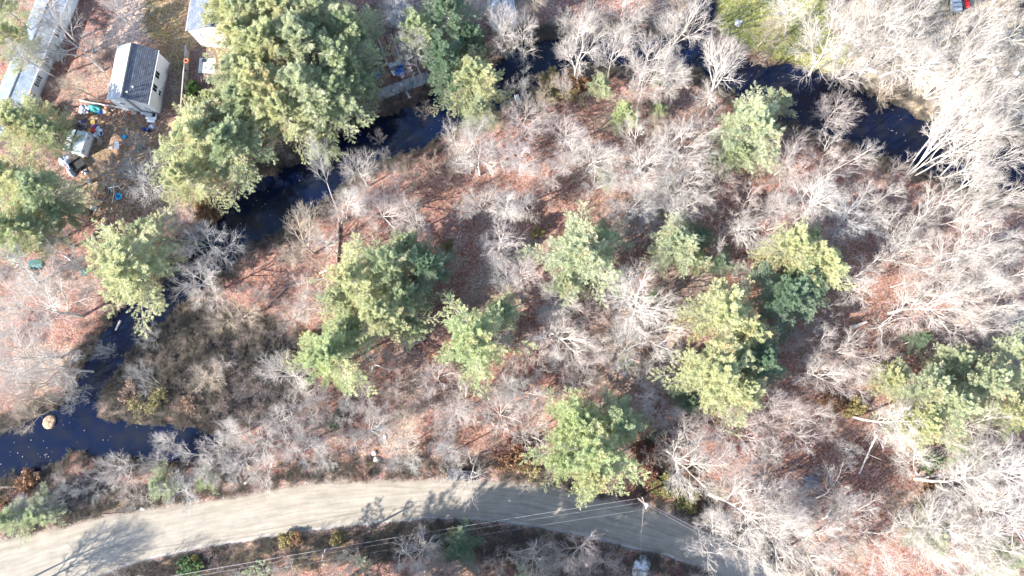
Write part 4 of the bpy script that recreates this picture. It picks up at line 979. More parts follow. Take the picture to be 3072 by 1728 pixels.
def bare_tree(kind, seed):
    rg = np.random.default_rng(seed)
    T = Acc(); Cc = Acc()
    H = 15.0
    def path(p0, d, L, K, wob, up, r, tip):
        p = [np.array(p0, float)]; d = np.array(d, float)
        for k in range(K-1):
            d = d/np.linalg.norm(d); p.append(p[-1]+d*L/(K-1)); d = d+rg.normal(0, wob, 3)+np.array([0, 0, up])
        return np.array(p), r*np.linspace(1, tip, K)
    if kind == 'broad':
        p, r = path((0, 0, -.3), (0, 0, 1), H*.8, 12, .05, .05, .25, .16)
        P0, R0, L0 = p[None], r[None], np.array([H*.8])
        l1 = grow(rg, P0, R0, L0, 10, .30, .97, 45, 8, .62, 9, .06, .14, .115, .22, .5)
        cfg = dict(m2=8, m3=6, m4=4, m5=2)
    elif kind == 'multi':
        ps, rs = [], []
        ns = rg.integers(3, 6)
        for k in range(ns):
            a = 2*PI*k/ns+rg.normal(0, .3); tl = rg.uniform(.22, .55)
            p, r = path((.25*math.cos(a), .25*math.sin(a), -.3), (math.cos(a)*tl, math.sin(a)*tl, 1), H*rg.uniform(.8, .95), 12, .05, .04, .15, .16)
            ps.append(p); rs.append(r)
        P0, R0, L0 = np.array(ps), np.array(rs), np.full(ns, H*.85)
        l1 = grow(rg, P0, R0, L0, 7, .28, .97, 36, 8, .42, 8, .06, .12, .075, .25, .5)
        cfg = dict(m2=7, m3=5, m4=4, m5=2)
    elif kind == 'tall':
        p, r = path((0, 0, -.3), (0, 0, 1), H*.97, 14, .03, .05, .18, .12)
        P0, R0, L0 = p[None], r[None], np.array([H*.9])
        l1 = grow(rg, P0, R0, L0, 18, .38, .98, 42, 8, .33, 7, .06, .14, .065, .22, .6)
        cfg = dict(m2=7, m3=5, m4=4, m5=2)
    elif kind == 'gnarly':
        p, r = path((0, 0, -.3), (.15, .1, 1), H*.75, 12, .16, .03, .27, .18)
        P0, R0, L0 = p[None], r[None], np.array([H*.8])
        l1 = grow(rg, P0, R0, L0, 7, .35, .98, 58, 12, .55, 9, .22, .08, .15, .2, .4)
        cfg = dict(m2=5, m3=5, m4=3, m5=2)
    elif kind == 'sapling':
        H = 7.0
        ps, rs = [], []
        ns = rg.integers(3, 7)
        for k in range(ns):
            a = 2*PI*k/ns+rg.normal(0, .3); tl = rg.uniform(.1, .6)
            p, r = path((.12*math.cos(a), .12*math.sin(a), -.2), (math.cos(a)*tl, math.sin(a)*tl, 1), H*rg.uniform(.7, .95), 9, .08, .05, .06, .2)
            ps.append(p); rs.append(r)
        P0, R0, L0 = np.array(ps), np.array(rs), np.full(ns, H*.85)
        l1 = grow(rg, P0, R0, L0, 7, .2, .97, 42, 9, .42, 6, .12, .1, .035, .3, .5)
        cfg = dict(m2=6, m3=5, m4=4, m5=0)
    k = H/15.0
    V, F = tubes(P0, R0, 8); T.add(V, F)
    V, F = tubes(l1[0], l1[1], 6); T.add(V, F)
    lead = (P0[:, -4:], R0[:, -4:], L0*.3)
    l2 = grow(rg, *l1, cfg['m2'], .2, .98, 33, 8, .48, 6, .055, .10, .055*k, .35, .45)
    V, F = tubes(l2[0], l2[1], 4); Cc.add(V, F)
    l3 = grow(rg, *l2, cfg['m3'], .18, .98, 30, 8, .52, 4, .06, .09, .034*k, .45, .4)
    V, F = tubes(l3[0], l3[1], 3); Cc.add(V, F)
    l4 = grow(rg, *l3, cfg['m4'], .2, .98, 28, 9, .58, 3, .06, .07, .020, .55, .3)
    V, F = tubes(l4[0], l4[1], 3); Cc.add(V, F)
    if cfg['m5']:
        l5 = grow(rg, *l4, cfg['m5'], .25, .98, 27, 9, .65, 2, .06, .05, .012, .7, .2)
        V, F = tubes(l5[0], l5[1], 3); Cc.add(V, F)
    tm = T.mesh('trunk', M['bark']); cm = Cc.mesh('crown', M['twig'])
    V = np.vstack(Cc.V); c0 = V[:, :2].mean(0); R = np.percentile(np.hypot(V[:, 0]-c0[0], V[:, 1]-c0[1]), 93); Hh = np.percentile(V[:, 2], 99)
    return dict(tm=tm, cm=cm, R=R, H=Hh, c=c0)

def blades(rg, pos, dirs, m, L, w, spread, tone):
    """m thin rhombic leaves round each pos along dirs"""
    n = len(pos); idx = np.repeat(np.arange(n), m)
    d = norm(dirs[idx]+rg.normal(0, spread, (n*m, 3)))
    s = norm(np.cross(d, rg.normal(0, 1, (n*m, 3))))
    p = pos[idx]+rg.normal(0, .06, (n*m, 3)); l = L*rg.uniform(.6, 1.3, (n*m, 1)); ww = w*rg.uniform(.7, 1.3, (n*m, 1))
    V = np.stack([p, p+d*l*.45+s*ww, p+d*l, p+d*l*.45-s*ww], 1).reshape(-1, 3)
    F = np.arange(n*m*4).reshape(-1, 4)
    C = np.repeat(tone[idx]*rg.uniform(.8, 1.2, (n*m, 1)), 4, 0)
    return V, F, C
def leaf_mesh(name, V, F, C, m):
    me = mesh_np(name, V, F)
    at = me.attributes.new('tone', 'FLOAT_COLOR', 'POINT')
    at.data.foreach_set('color', np.hstack([C, np.ones((len(C), 1))]).astype(np.float32).ravel())
    me.materials.append(m); return me
def pine_tree(seed, dense=1.0, open_=0.0):
    rg = np.random.default_rng(seed); H = 18.0; R = 6.0
    K = 12; z = np.linspace(-.3, H, K); p = np.stack([rg.normal(0, .12, K).cumsum()*.5, rg.normal(0, .12, K).cumsum()*.5, z], 1)
    r = .28*np.linspace(1, .08, K)
    T = Acc(); V, F = tubes(p[None], r[None], 8); T.add(V, F)
    nb = int(86*dense)
    t = np.sort(rg.uniform(.30, .985, nb)**.85); az = np.arange(nb)*2.4+rg.normal(0, .5, nb)
    az2 = az; lobes = 1+.22*np.sin(az*3+seed)+.12*np.sin(az*5+seed*2)
    L = R*np.clip(((1-t)/.62), .05, 1)**.62*lobes*rg.uniform(.8, 1.1, nb)
    el = np.radians(5+45*np.clip((t-.45)/.55, 0, 1)**1.3+rg.normal(0, 6, nb))
    f = t*(K-1); i = np.minimum(f.astype(int), K-2); fr = (f-i)[:, None]; pos = p[i]+(p[i+1]-p[i])*fr
    d = np.stack([np.cos(az)*np.cos(el), np.sin(az)*np.cos(el), np.sin(el)], 1)
    KB = 8; B = np.zeros((nb, KB, 3)); B[:, 0] = pos
    for k in range(1, KB):
        B[:, k] = B[:, k-1]+d*(L/(KB-1))[:, None]; d = norm(d+rg.normal(0, .03, (nb, 3))+np.array([0, 0, .03]))
    RB = np.minimum(.075, .02+L*.012)[:, None]*np.linspace(1, .25, KB)
    V, F = tubes(B, RB, 4); T.add(V, F)
    sb = grow(rg, B, RB, L, 16, .16, .99, 40, 7, .30, 5, .05, .05, .014, .4, .78, planar=.4)
    V, F = tubes(sb[0], sb[1], 3); T.add(V, F)
    # needle plumes along the outer part of side shoots
    q = sb[0]; n = len(q); sel = [1, 2, 3, 4]
    pts = q[:, sel].reshape(-1, 3); dr = norm(np.gradient(q, axis=1))[:, sel].reshape(-1, 3)+np.array([0, 0, .30])
    mid = (q[:, [1, 2, 3]]+q[:, [2, 3, 4]])/2; pts = np.vstack([pts, mid.reshape(-1, 3)]); dr = np.vstack([dr, norm(np.gradient(q, axis=1))[:, [1, 2, 3]].reshape(-1, 3)+np.array([0, 0, .25])])
    keep = rg.random(len(pts)) > open_; pts = pts[keep]; dr = dr[keep]
    pts = pts+rg.normal(0, .06, pts.shape)
    nt = fbm(pts[:, 0]+50, pts[:, 1]+50+pts[:, 2]*.7, .55, seed)
    nt = np.clip((nt-.5)*1.7+.5, 0, 1); tone = np.array([.31, .36, .25])*(1-nt[:, None])+np.array([.50, .52, .37])*nt[:, None]
    inner = rg.random(len(pts)) < np.clip((fbm(pts[:, 0]+9, pts[:, 1]+9, 2.2, seed+5)-.56)*4, 0, .5)
    tone[inner] = np.array([.42, .36, .26])
    V, F, C = blades(rg, pts, norm(dr), 10, .22, .026, .45, tone)
    cm = leaf_mesh('crown', V, F, C, M['needle'])
    tm = T.mesh('trunk', M['pine_bark'])
    Rr = np.percentile(np.hypot(V[:, 0], V[:, 1]), 92)
    return dict(tm=tm, cm=cm, R=Rr, H=H, c=np.zeros(2))
def shrub(kind, seed):
    rg = np.random.default_rng(seed); ns = 14
    a = rg.uniform(0, 2*PI, ns); tl = rg.uniform(.1, 1.0, ns)
    d = norm(np.stack([np.cos(a)*tl, np.sin(a)*tl, np.ones(ns)], 1)); K = 6; B = np.zeros((ns, K, 3)); L = rg.uniform(1.3, 2.2, ns)
    B[:, 0] = np.stack([np.cos(a)*.15, np.sin(a)*.15, -.1+0*a], 1)
    for k in range(1, K): B[:, k] = B[:, k-1]+d*(L/(K-1))[:, None]; d = norm(d+rg.normal(0, .12, (ns, 3)))
    R0 = .02*np.ones((ns, 1))*np.linspace(1, .4, K)
    T = Acc(); V, F = tubes(B, R0, 3); T.add(V, F)
    l1 = grow(rg, B, R0, L, 7, .2, .98, 42, 10, .45, 4, .12, .05, .013, .5)
    V, F = tubes(l1[0], l1[1], 3); T.add(V, F)
    l2 = grow(rg, *l1, 5, .2, .98, 38, 10, .5, 2, .1, .05, .010, .6)
    V, F = tubes(l2[0], l2[1], 3); T.add(V, F)
    out = dict(tm=T.mesh('stems', M['twig']), cm=None, R=1.5, H=2.2, c=np.zeros(2))
    if kind != 'bare':
        pts = l2[0].reshape(-1, 3); dr = norm(rg.normal(0, 1, pts.shape)+np.array([0, 0, .8]))
        if kind == 'sparse': k = rg.random(len(pts)) < .45; pts = pts[k]; dr = dr[k]
        tone = np.tile(np.array([[1., 1, 1]]), (len(pts), 1))*rg.uniform(.6, 1.3, (len(pts), 1))
        V, F, C = blades(rg, pts, dr, 6 if kind == 'leafy' else 2, .2, .06, .9, tone)
        out['cm'] = leaf_mesh('foliage', V, F, C, M['leaf'])
    return out

PROTO = {
 'broad': [bare_tree('broad', s) for s in (101, 102, 103)],
 'multi': [bare_tree('multi', s) for s in (201, 202, 203)],
 'tall': [bare_tree('tall', s) for s in (301, 302, 303)],
 'gnarly': [bare_tree('gnarly', s) for s in (401, 402)],
 'sapling': [bare_tree('sapling', s) for s in (501, 502, 503)],
 'pine': [pine_tree(601), pine_tree(602, 1.1), pine_tree(603, .9, .12), pine_tree(604, 1.0, .05)],
 'shrub_bare': [shrub('bare', 701), shrub('bare', 702)], 'shrub_sparse': [shrub('sparse', 711), shrub('sparse', 712)], 'shrub_leafy': [shrub('leafy', 721), shrub('leafy', 722)],
}
TREES = []
def put(name, kind, cx, cy, r, h, tint, cat, look, group, zc=.7, base=None, seed=None, leaf=None):
    """crown centre at photo pixel (cx,cy) of radius r px; h metres tall"""
    i = len(TREES); rr = random.Random(i*7+1 if seed is None else seed)
    pr = PROTO[kind][rr.randrange(len(PROTO[kind]))]
    cw = P(cx, cy, h*zc); rm = r/FPX*(HC-h*zc)/max(CR[2, 2], .9)
    sxy = rm/pr['R']; sz = h/pr['H']
    if base is None:
        b = Vector((cw.x, cw.y, 0)); b += Vector((rr.uniform(-.5, .5), rr.uniform(-.5, .5), 0))
    else:
        b = P(base[0], base[1], 0)
    b.z = gz(b.x, b.y)-.02
    axis = (cw-b); axis.normalize()
    q = Vector((0, 0, 1)).rotation_difference(axis)
    k = axis.z
    e = empty(name, b); e.rotation_mode = 'QUATERNION'
    e.rotation_quaternion = q @ Quaternion((0, 0, 1), rr.uniform(0, 2*PI))
    e.scale = (sxy, sxy, sz/max(k, .5)**.5)
    parts = [('trunk' if pr['cm'] is None or 'shrub' not in kind else 'stems', pr['tm'], tint)]
    if 'shrub' in kind: parts = [('stems', pr['tm'], tint)]
    if pr['cm']: parts.append(('foliage' if 'shrub' in kind else 'crown', pr['cm'], leaf or tint))
    for nm, me, col in parts:
        o = bpy.data.objects.new(nm, me); COL.objects.link(o); o.parent = e; o.color = (*col, 1)
    e['category'] = cat; e['group'] = group
    TREES.append((e, cx, cy, look))
    return e
# ------------------------------------------------------------------ evergreens: (x, y, r, h, tint, look)
YG = (1.28, 1.2, .95); LG = (1.14, 1.12, 1.0); MG = (1.0, 1.03, .85); DG = (.46, .60, .52); BG = (1.12, 1.15, .85)
PINES = [
 # big grove at the top
 (715, 40, 85, 19, YG), (770, 60, 90, 20, LG), (850, 60, 105, 20, YG), (965, 55, 95, 19, LG), (1060, 110, 75, 18, MG), (745, 150, 95, 20, YG), (815, 160, 105, 21, YG), (930, 160, 105, 21, LG),
 (1030, 200, 90, 18, MG), (735, 240, 85, 18, LG), (800, 265, 100, 20, YG), (915, 270, 100, 19, LG), (1025, 285, 75, 16, MG), (1085, 250, 50, 14, MG), (740, 325, 85, 17, MG), (860, 345, 85, 17, YG), (975, 340, 60, 14, MG), (905, 130, 80, 20, LG), (660, 318, 45, 12, YG),
 # yellow pine below the house and its neighbours
 (605, 435, 112, 17, YG), (700, 440, 95, 16, MG), (575, 540, 75, 15, YG), (655, 370, 80, 15, LG),
 # left edge
 (45, 130, 60, 17, YG), (25, 35, 50, 15, MG), (85, 375, 75, 16, YG), (160, 400, 55, 14, MG), (55, 545, 75, 17, YG), (150, 590, 85, 17, MG), (40, 690, 80, 17, BG), (130, 700, 60, 14, MG), (190, 640, 45, 12, MG),
 (400, 790, 112, 16, YG), (445, 700, 50, 13, LG),
 # beside the river, upper middle
 (1425, 235, 80, 15, YG), (1440, 340, 45, 12, LG), (1350, 75, 80, 17, DG), (1335, 185, 66, 15, DG), (1370, 260, 50, 11, DG), (1260, 110, 60, 15, MG), (1410, 130, 50, 13, DG), (965, 440, 40, 9, MG),
 # centre left cluster
 (1070, 850, 95, 17, YG), (1175, 800, 85, 17, MG), (1285, 810, 62, 15, DG), (1145, 940, 85, 17, YG), (1225, 740, 45, 14, LG), (1000, 1065, 92, 16, BG), (1050, 985, 55, 13, MG), (1215, 900, 62, 15, MG), (1020, 905, 50, 14, LG), (1240, 985, 40, 8, MG),
 (1430, 1015, 105, 16, BG), (1395, 1055, 45, 9, DG), (1505, 930, 45, 9, MG),
 (1740, 770, 112, 17, LG), (1800, 730, 62, 13, MG), (1700, 850, 50, 12, LG),
 (2025, 735, 72, 14, LG), (2095, 715, 42, 9, DG), (2085, 780, 35, 9, BG), (2160, 790, 38, 7, DG),
 (2245, 400, 88, 16, LG), (2330, 315, 42, 12, LG), (2200, 470, 45, 12, MG),
 (2370, 750, 72, 17, YG), (2450, 800, 66, 17, YG), (2345, 890, 85, 15, DG), (2420, 730, 45, 13, MG), (2400, 850, 60, 14, DG),
 (2165, 950, 95, 17, YG), (2240, 1000, 65, 15, YG), (2140, 1125, 92, 17, YG), (2215, 1180, 70, 16, YG), (2060, 1205, 36, 8, DG), (2275, 1090, 55, 14, DG), (2210, 1080, 55, 15, LG),
 (1770, 1350, 112, 18, BG), (1850, 1270, 70, 15, MG), (1780, 1420, 64, 16, YG), (1730, 1270, 70, 16, BG), (1690, 1370, 55, 15, BG),
 # right edge
 (2760, 1160, 70, 17, LG), (2830, 1220, 70, 17, LG), (2925, 1150, 72, 17, LG), (3045, 1095, 80, 18, LG), (2740, 1270, 55, 15, YG), (3030, 1240, 62, 16, YG), (2660, 1140, 40, 12, YG), (2855, 1085, 50, 13, LG), (2750, 1020, 30, 9, DG),
 # small ones
 (1800, 262, 32, 8, LG), (1873, 352, 36, 9, BG), (1973, 330, 24, 6, MG), (1384, 1640, 50, 10, DG), (489, 1452, 42, 7, MG), (618, 1440, 30, 6, BG), (40, 1555, 45, 8, MG),
 (2900, 1362, 48, 10, MG), (2781, 1600, 55, 11, LG), (3005, 1665, 60, 11, MG), (1820, 530, 28, 7, MG), (2000, 560, 26, 6, MG), (120, 1530, 42, 7, MG), (1960, 890, 22, 5, MG), (1880, 1090, 22, 5, MG)]
TONE = {id(YG): 'yellow green', id(LG): 'pale green', id(MG): 'mid green', id(DG): 'dark green', id(BG): 'bright green'}
for (x, y, r, h, t) in PINES:
    sz = 'big' if r >= 85 else ('medium' if r >= 58 else 'small')
    put('pine_tree', 'pine', x, y, r*1.12, h, t, 'pine tree', f'{sz} {TONE[id(t)]} pine', 'green pines in the wood', zc=.6)

for (x, y, r, h) in [(-90, 1800, 70, 16), (-170, 1880, 70, 18), (-20, 1850, 60, 15), (1420, 1830, 70, 18), (1680, 1840, 75, 19), (1780, 1850, 70, 18), (1900, 1830, 75, 18), (1990, 1820, 70, 17), (1480, 1880, 70, 19)]:
    put('bare_tree', 'tall', x, y, r, h, (.8, .8, .8), 'bare tree', 'slender grey tree outside the frame', 'leafless trees', zc=.7)
# pines standing just outside the picture below and left; their shadows fall across the road
for i, (x, y, r, h) in enumerate([(820, 1880, 110, 24), (960, 1910, 110, 24), (1110, 1900, 115, 25), (1260, 1900, 110, 25), (1560, 1900, 110, 24), (1300, 2060, 120, 26), (1550, 2060, 120, 26), (1830, 1990, 100, 22)]):
    put('pine_tree', 'pine', x, y, r, h, MG, 'pine tree', 'tall pine outside the frame', 'green pines in the wood', zc=.6)
# ------------------------------------------------------------------ bare trees
PALE = (1.05, 1.02, .98); GREY = (.74, .76, .77); PINK = (.92, .86, .85); TAN = (.86, .76, .62); DARK = (.52, .46, .44)
BT = {id(PALE): 'whitish', id(GREY): 'grey', id(PINK): 'pinkish grey', id(TAN): 'tan', id(DARK): 'dark'}
B, MU, TL, GN, SP = 'broad', 'multi', 'tall', 'gnarly', 'sapling'
BARE = [
 (190, 95, 85, 15, B, GREY, (312, 212)), (60, 160, 45, 16, TL, GREY, (165, 232)), (120, 25, 60, 14, TL, PALE), (340, 25, 62, 12, B, PINK), (405, 430, 46, 6, SP, GREY), (310, 500, 50, 8, SP, GREY), (425, 555, 66, 9, TL, GREY), (140, 430, 40, 10, MU, PALE),
 (210, 245, 48, 10, TL, TAN), (600, 727, 92, 13, B, GREY), (500, 690, 66, 11, MU, PINK), (600, 835, 78, 12, B, PALE), (676, 940, 75, 8, MU, TAN), (120, 925, 100, 15, B, PALE), (185, 790, 62, 11, B, GREY), (228, 872, 48, 9, SP, PINK),
 (40, 775, 62, 13, TL, GREY, (120, 850)), (60, 1055, 92, 14, B, PALE), (160, 1105, 70, 13, B, PALE), (20, 1150, 75, 12, MU, PINK), (275, 1050, 45, 8, SP, GREY), (430, 1010, 45, 7, SP, GREY), (60, 1215, 75, 11, MU, TAN), (190, 1185, 52, 8, MU, GREY),
 (168, 1480, 46, 7, SP, GREY), (338, 1402, 62, 10, B, PALE), (437, 1412, 55, 9, MU, PALE), (489, 1335, 38, 10, TL, PALE), (612, 1362, 82, 11, MU, PALE), (720, 1325, 82, 12, MU, PALE), (517, 1455, 58, 8, B, GREY), (90, 1530, 55, 7, B, GREY), (398, 1502, 44, 6, SP, PALE), (255, 1462, 48, 7, SP, GREY), (640, 1412, 52, 8, B, GREY),
 (1396, 48, 58, 12, B, PALE), (1500, 80, 68, 14, B, PALE), (1213, 35, 55, 14, TL, GREY), (1225, 150, 58, 13, TL, GREY, (1270, 240)), (939, 450, 42, 13, TL, GREY, (1008, 622)), (1062, 509, 62, 11, B, PALE), (1212, 482, 36, 6, SP, TAN), (1285, 500, 42, 8, SP, TAN), (1150, 455, 24, 5, SP, GREY),
 (1376, 405, 88, 14, MU, PALE), (1430, 470, 72, 13, B, PALE), (1178, 540, 58, 9, MU, PINK), (1122, 398, 30, 5, SP, PINK), (1265, 318, 36, 5, SP, TAN), (1503, 460, 55, 11, TL, PINK), (1464, 24, 45, 12, B, PINK),
 (887, 722, 82, 11, B, TAN), (1046, 600, 55, 14, TL, PALE, (1040, 655)), (1126, 620, 72, 11, B, PINK), (1237, 648, 62, 12, B, PALE), (1106, 700, 52, 8, MU, PINK), (930, 895, 66, 8, MU, PALE), (863, 926, 45, 7, MU, PINK), (899, 628, 26, 6, SP, GREY), (1444, 610, 55, 13, B, PALE),
 (1515, 600, 52, 12, TL, PALE), (1484, 735, 58, 12, TL, PINK), (1515, 834, 52, 11, B, GREY), (1098, 1105, 62, 8, GN, PALE), (1170, 1078, 38, 5, SP, GREY), (867, 1125, 72, 10, B, PALE), (1293, 1140, 52, 8, B, PINK),
 (887, 1195, 78, 11, MU, PALE), (1094, 1186, 52, 8, B, PINK), (1166, 1175, 40, 7, SP, PALE), (815, 1315, 75, 12, MU, PALE), (892, 1335, 62, 10, B, GREY), (1098, 1292, 68, 9, B, GREY), (1265, 1205, 50, 7, MU, PINK), (1388, 1190, 58, 10, B, PALE), (1503, 1250, 62, 12, B, PALE), (1476, 1185, 40, 8, SP, PALE),
 (1313, 1320, 50, 7, MU, GREY), (1205, 1345, 52, 8, MU, PALE), (1213, 1395, 45, 6, B, GREY), (1400, 1425, 72, 10, GN, PALE, (1440, 1358)), (1365, 1440, 46, 8, MU, PALE, (1385, 1400)), (1006, 1272, 48, 7, MU, PINK), (967, 1378, 50, 7, MU, GREY), (792, 1405, 50, 7, B, PALE),
 (1185, 1690, 68, 12, GN, PALE), (1277, 1645, 58, 11, B, PALE), (1046, 1685, 38, 8, SP, PALE), (1404, 1700, 42, 7, B, GREY), (1503, 1685, 42, 7, SP, PALE), (990, 1722, 42, 7, MU, PINK), (1320, 1712, 40, 8, B, PINK),
 (1560, 75, 62, 14, B, PALE), (1735, 48, 66, 14, B, PALE), (1725, 147, 88, 15, B, PALE), (1834, 140, 75, 15, B, PALE), (1894, 24, 78, 14, B, PALE), (2033, 72, 98, 16, B, PALE), (1934, 185, 88, 15, B, PALE), (2013, 190, 72, 14, B, PALE), (1934, 260, 55, 11, B, PINK),
 (2152, 205, 108, 16, B, PALE, (2118, 345)), (1995, 250, 58, 11, B, GREY), (1560, 245, 52, 10, MU, GREY), (1627, 258, 45, 8, MU, TAN), (1620, 322, 45, 9, TL, TAN), (1564, 355, 66, 12, B, PINK), (1695, 378, 62, 12, B, PINK), (1727, 435, 52, 11, TL, PALE), (1775, 455, 66, 13, B, PALE),
 (1934, 415, 108, 16, MU, PALE), (2033, 440, 88, 15, B, PALE), (1953, 515, 88, 14, B, PALE), (2053, 537, 72, 13, B, PALE), (1560, 457, 55, 13, TL, PINK), (1794, 529, 58, 11, MU, GREY), (1655, 525, 52, 11, B, PINK), (2124, 340, 50, 9, SP, PINK), (2172, 537, 46, 9, B, PINK),
 (2505, 85, 92, 17, B, PALE, (2430, 224)), (2364, 20, 55, 13, TL, PALE, (2353, 108)), (2642, 58, 95, 17, B, PALE), (2741, 72, 95, 17, MU, PALE), (2757, 185, 85, 15, TL, PALE, (2640, 230)), (2662, 125, 80, 15, B, PALE), (2880, 105, 98, 17, MU, PALE, (2800, 200)), (2980, 60, 90, 16, MU, PALE),
 (2960, 167, 105, 17, MU, PALE, (2775, 292)), (2495, 322, 70, 11, B, PINK, (2462, 400)), (2550, 185, 70, 12, B, PALE), (2682, 250, 50, 8, SP, TAN), (2900, 310, 95, 18, MU, PALE, (2722, 520)), (2950, 365, 112, 20, MU, PALE, (2738, 525)), (3020, 298, 100, 18, MU, PALE), (2985, 465, 110, 18, MU, PALE, (2830, 530)),
 (2384, 465, 66, 12, B, PINK), (2523, 480, 80, 13, MU, PALE), (2721, 485, 48, 8, SP, PINK), (2384, 520, 55, 10, MU, PINK), (3000, 557, 90, 15, MU, PALE), (2316, 80, 44, 9, B, TAN), (2290, 150, 40, 7, SP, TAN),
 (1894, 616, 72, 12, B, GREY), (1993, 605, 82, 13, B, GREY), (2073, 616, 62, 11, B, PALE), (1930, 665, 55, 8, B, GREY), (2268, 624, 66, 13, MU, PINK), (2178, 738, 52, 9, GN, PALE, (2136, 785)), (2228, 690, 45, 12, TL, PALE, (2170, 680)), (1576, 600, 45, 9, TL, PALE), (1560, 834, 52, 10, TL, PINK),
 (1687, 915, 60, 10, B, PALE, (1680, 935)), (1655, 914, 58, 8, B, GREY), (1663, 995, 78, 10, B, PALE), (1775, 914, 50, 8, MU, PINK), (1914, 930, 90, 14, TL, PALE), (1953, 990, 80, 12, MU, PALE), (1846, 1013, 52, 9, MU, PALE), (1874, 1055, 72, 9, B, GREY), (1973, 1083, 62, 8, MU, PALE), (1715, 1075, 60, 8, MU, PINK),
 (1615, 1093, 50, 8, MU, PALE), (1945, 795, 34, 5, SP, PINK), (1874, 822, 42, 9, TL, PALE), (1560, 1132, 52, 9, MU, PALE), (2232, 815, 44, 9, MU, PALE), (1759, 1132, 50, 8, MU, PINK), (1690, 820, 30, 6, SP, GREY),
 (2344, 636, 80, 13, MU, PINK), (2443, 632, 80, 14, TL, PALE), (2543, 672, 72, 14, TL, GREY), (2582, 820, 78, 13, MU, PALE, (2530, 850)), (2741, 660, 82, 14, MU, PALE, (2672, 770)), (2761, 735, 80, 13, MU, PALE), (2900, 612, 105, 16, MU, PALE), (3000, 606, 95, 16, MU, PALE), (3000, 715, 100, 16, MU, PALE),
 (2880, 772, 98, 15, B, PALE), (2980, 815, 98, 16, MU, PALE), (2761, 912, 95, 14, B, PALE), (2861, 854, 88, 14, MU, PALE), (3010, 902, 96, 15, MU, PALE), (2682, 993, 80, 11, GN, PALE, (2600, 985)), (2582, 1050, 72, 11, MU, PALE), (2483, 1053, 62, 10, MU, PINK), (2403, 993, 50, 8, MU, GREY),
 (2443, 1113, 62, 10, B, PALE), (2920, 950, 80, 12, MU, PINK), (2543, 1125, 60, 9, MU, PINK), (2336, 610, 45, 11, TL, PALE), (2642, 612, 70, 13, MU, PALE), (2480, 940, 50, 7, SP, GREY),
 (2344, 1250, 72, 12, MU, PINK), (2423, 1275, 72, 12, MU, PINK), (2685, 1290, 70, 14, TL, PALE, (2560, 1250)), (2715, 1355, 55, 11, TL, PALE, (2752, 1422)), (2543, 1460, 62, 9, GN, PALE, (2450, 1495)), (2580, 1512, 72, 10, GN, PALE, (2470, 1555)), (2344, 1468, 72, 13, B, PINK), (2328, 1625, 98, 15, B, PALE),
 (2443, 1609, 72, 12, B, PALE), (2582, 1585, 72, 11, MU, PALE), (2940, 1319, 85, 15, MU, PALE, (2815, 1312)), (2985, 1425, 90, 18, TL, PALE, (2870, 1412)), (2900, 1470, 88, 15, TL, PALE, (2752, 1436)), (3010, 1540, 90, 18, TL, PALE, (2790, 1448)), (2761, 1581, 78, 13, TL, PALE, (2680, 1568)), (2841, 1625, 95, 14, B, PALE),
 (2980, 1649, 95, 14, B, PALE), (2682, 1638, 72, 12, MU, PALE), (2900, 1709, 80, 13, MU, PALE), (2503, 1700, 72, 12, MU, PALE),
 (1576, 1200, 62, 11, B, PALE), (1655, 1184, 46, 8, MU, PINK), (1596, 1311, 54, 11, MU, PALE), (1993, 1251, 54, 9, B, PINK), (2073, 1283, 62, 10, B, PINK), (2212, 1285, 92, 12, B, PINK), (2075, 1430, 84, 13, B, PALE, (2000, 1350)), (1973, 1363, 38, 8, SP, PALE), (2192, 1390, 70, 11, MU, PINK),
 (2252, 1525, 115, 16, B, PALE, (2120, 1480)), (2200, 1640, 90, 14, MU, PALE), (2272, 1640, 88, 14, MU, PALE), (2272, 1210, 80, 12, MU, PINK), (1608, 1645, 52, 9, GN, PALE), (1755, 1655, 62, 10, B, PINK), (1596, 1690, 52, 8, B, PALE), (1814, 1692, 52, 8, B, PINK), (1690, 1705, 50, 8, B, GREY),
]
def in_any(q, polys): return any(sd_poly(q, p)[0] < 0 for p in polys)
for b in BARE:
    x, y, r, h, k, t = b[:6]; base = b[6] if len(b) > 6 else None
    sz = 'broad' if r >= 80 else ('medium' if r >= 55 else 'small')
    sh = {'broad': 'tree', 'multi': 'many stemmed tree', 'tall': 'slender tree', 'gnarly': 'twisted tree', 'sapling': 'bushy tree'}[k]
    put('bare_tree', k, x, y, r*(1.2 if river_sd(np.array([[x, y]], float))[0] > 45 else 1.0), h*1.1, t, 'bare tree', f'{sz} {BT[id(t)]} {sh}', 'leafless trees', zc=.72, base=base)
# smaller understorey trees between them, kept off the water, the road, the yards and the open red glades
GLADES = [dp([(1130, 560), (1230, 560), (1230, 680), (1110, 640)]), dp([(1270, 480), (1420, 470), (1350, 580), (1290, 600)]), dp([(1480, 290), (1550, 270), (1560, 360), (1500, 380)]),
 dp([(1060, 830), (1110, 820), (1110, 900), (1050, 900)]), dp([(1730, 560), (1830, 560), (1850, 640), (1730, 640)]), dp([(1660, 660), (1790, 680), (1800, 760), (1720, 840), (1660, 780)]), dp([(2100, 760), (2200, 750), (2150, 860), (2080, 860)]),
 dp([(1560, 760), (1640, 700), (1640, 900), (1560, 900)]), dp([(2160, 1080), (2360, 1080), (2450, 1180), (2280, 1300), (2180, 1220)]), dp([(1600, 1040), (1760, 1120), (1780, 1300), (1620, 1260)]), dp([(680, 620), (850, 620), (850, 760), (680, 740)]), dp([(860, 240), (1110, 240), (990, 350), (850, 360)])]
NOGO = [ROAD_POLY, LAWN, YARD, YARD2, DRIVE, SOIL, VERGE]+GLADES
rf = random.Random(56); have = [(t[1], t[2]) for t in TREES]; add = 0; tries = 0
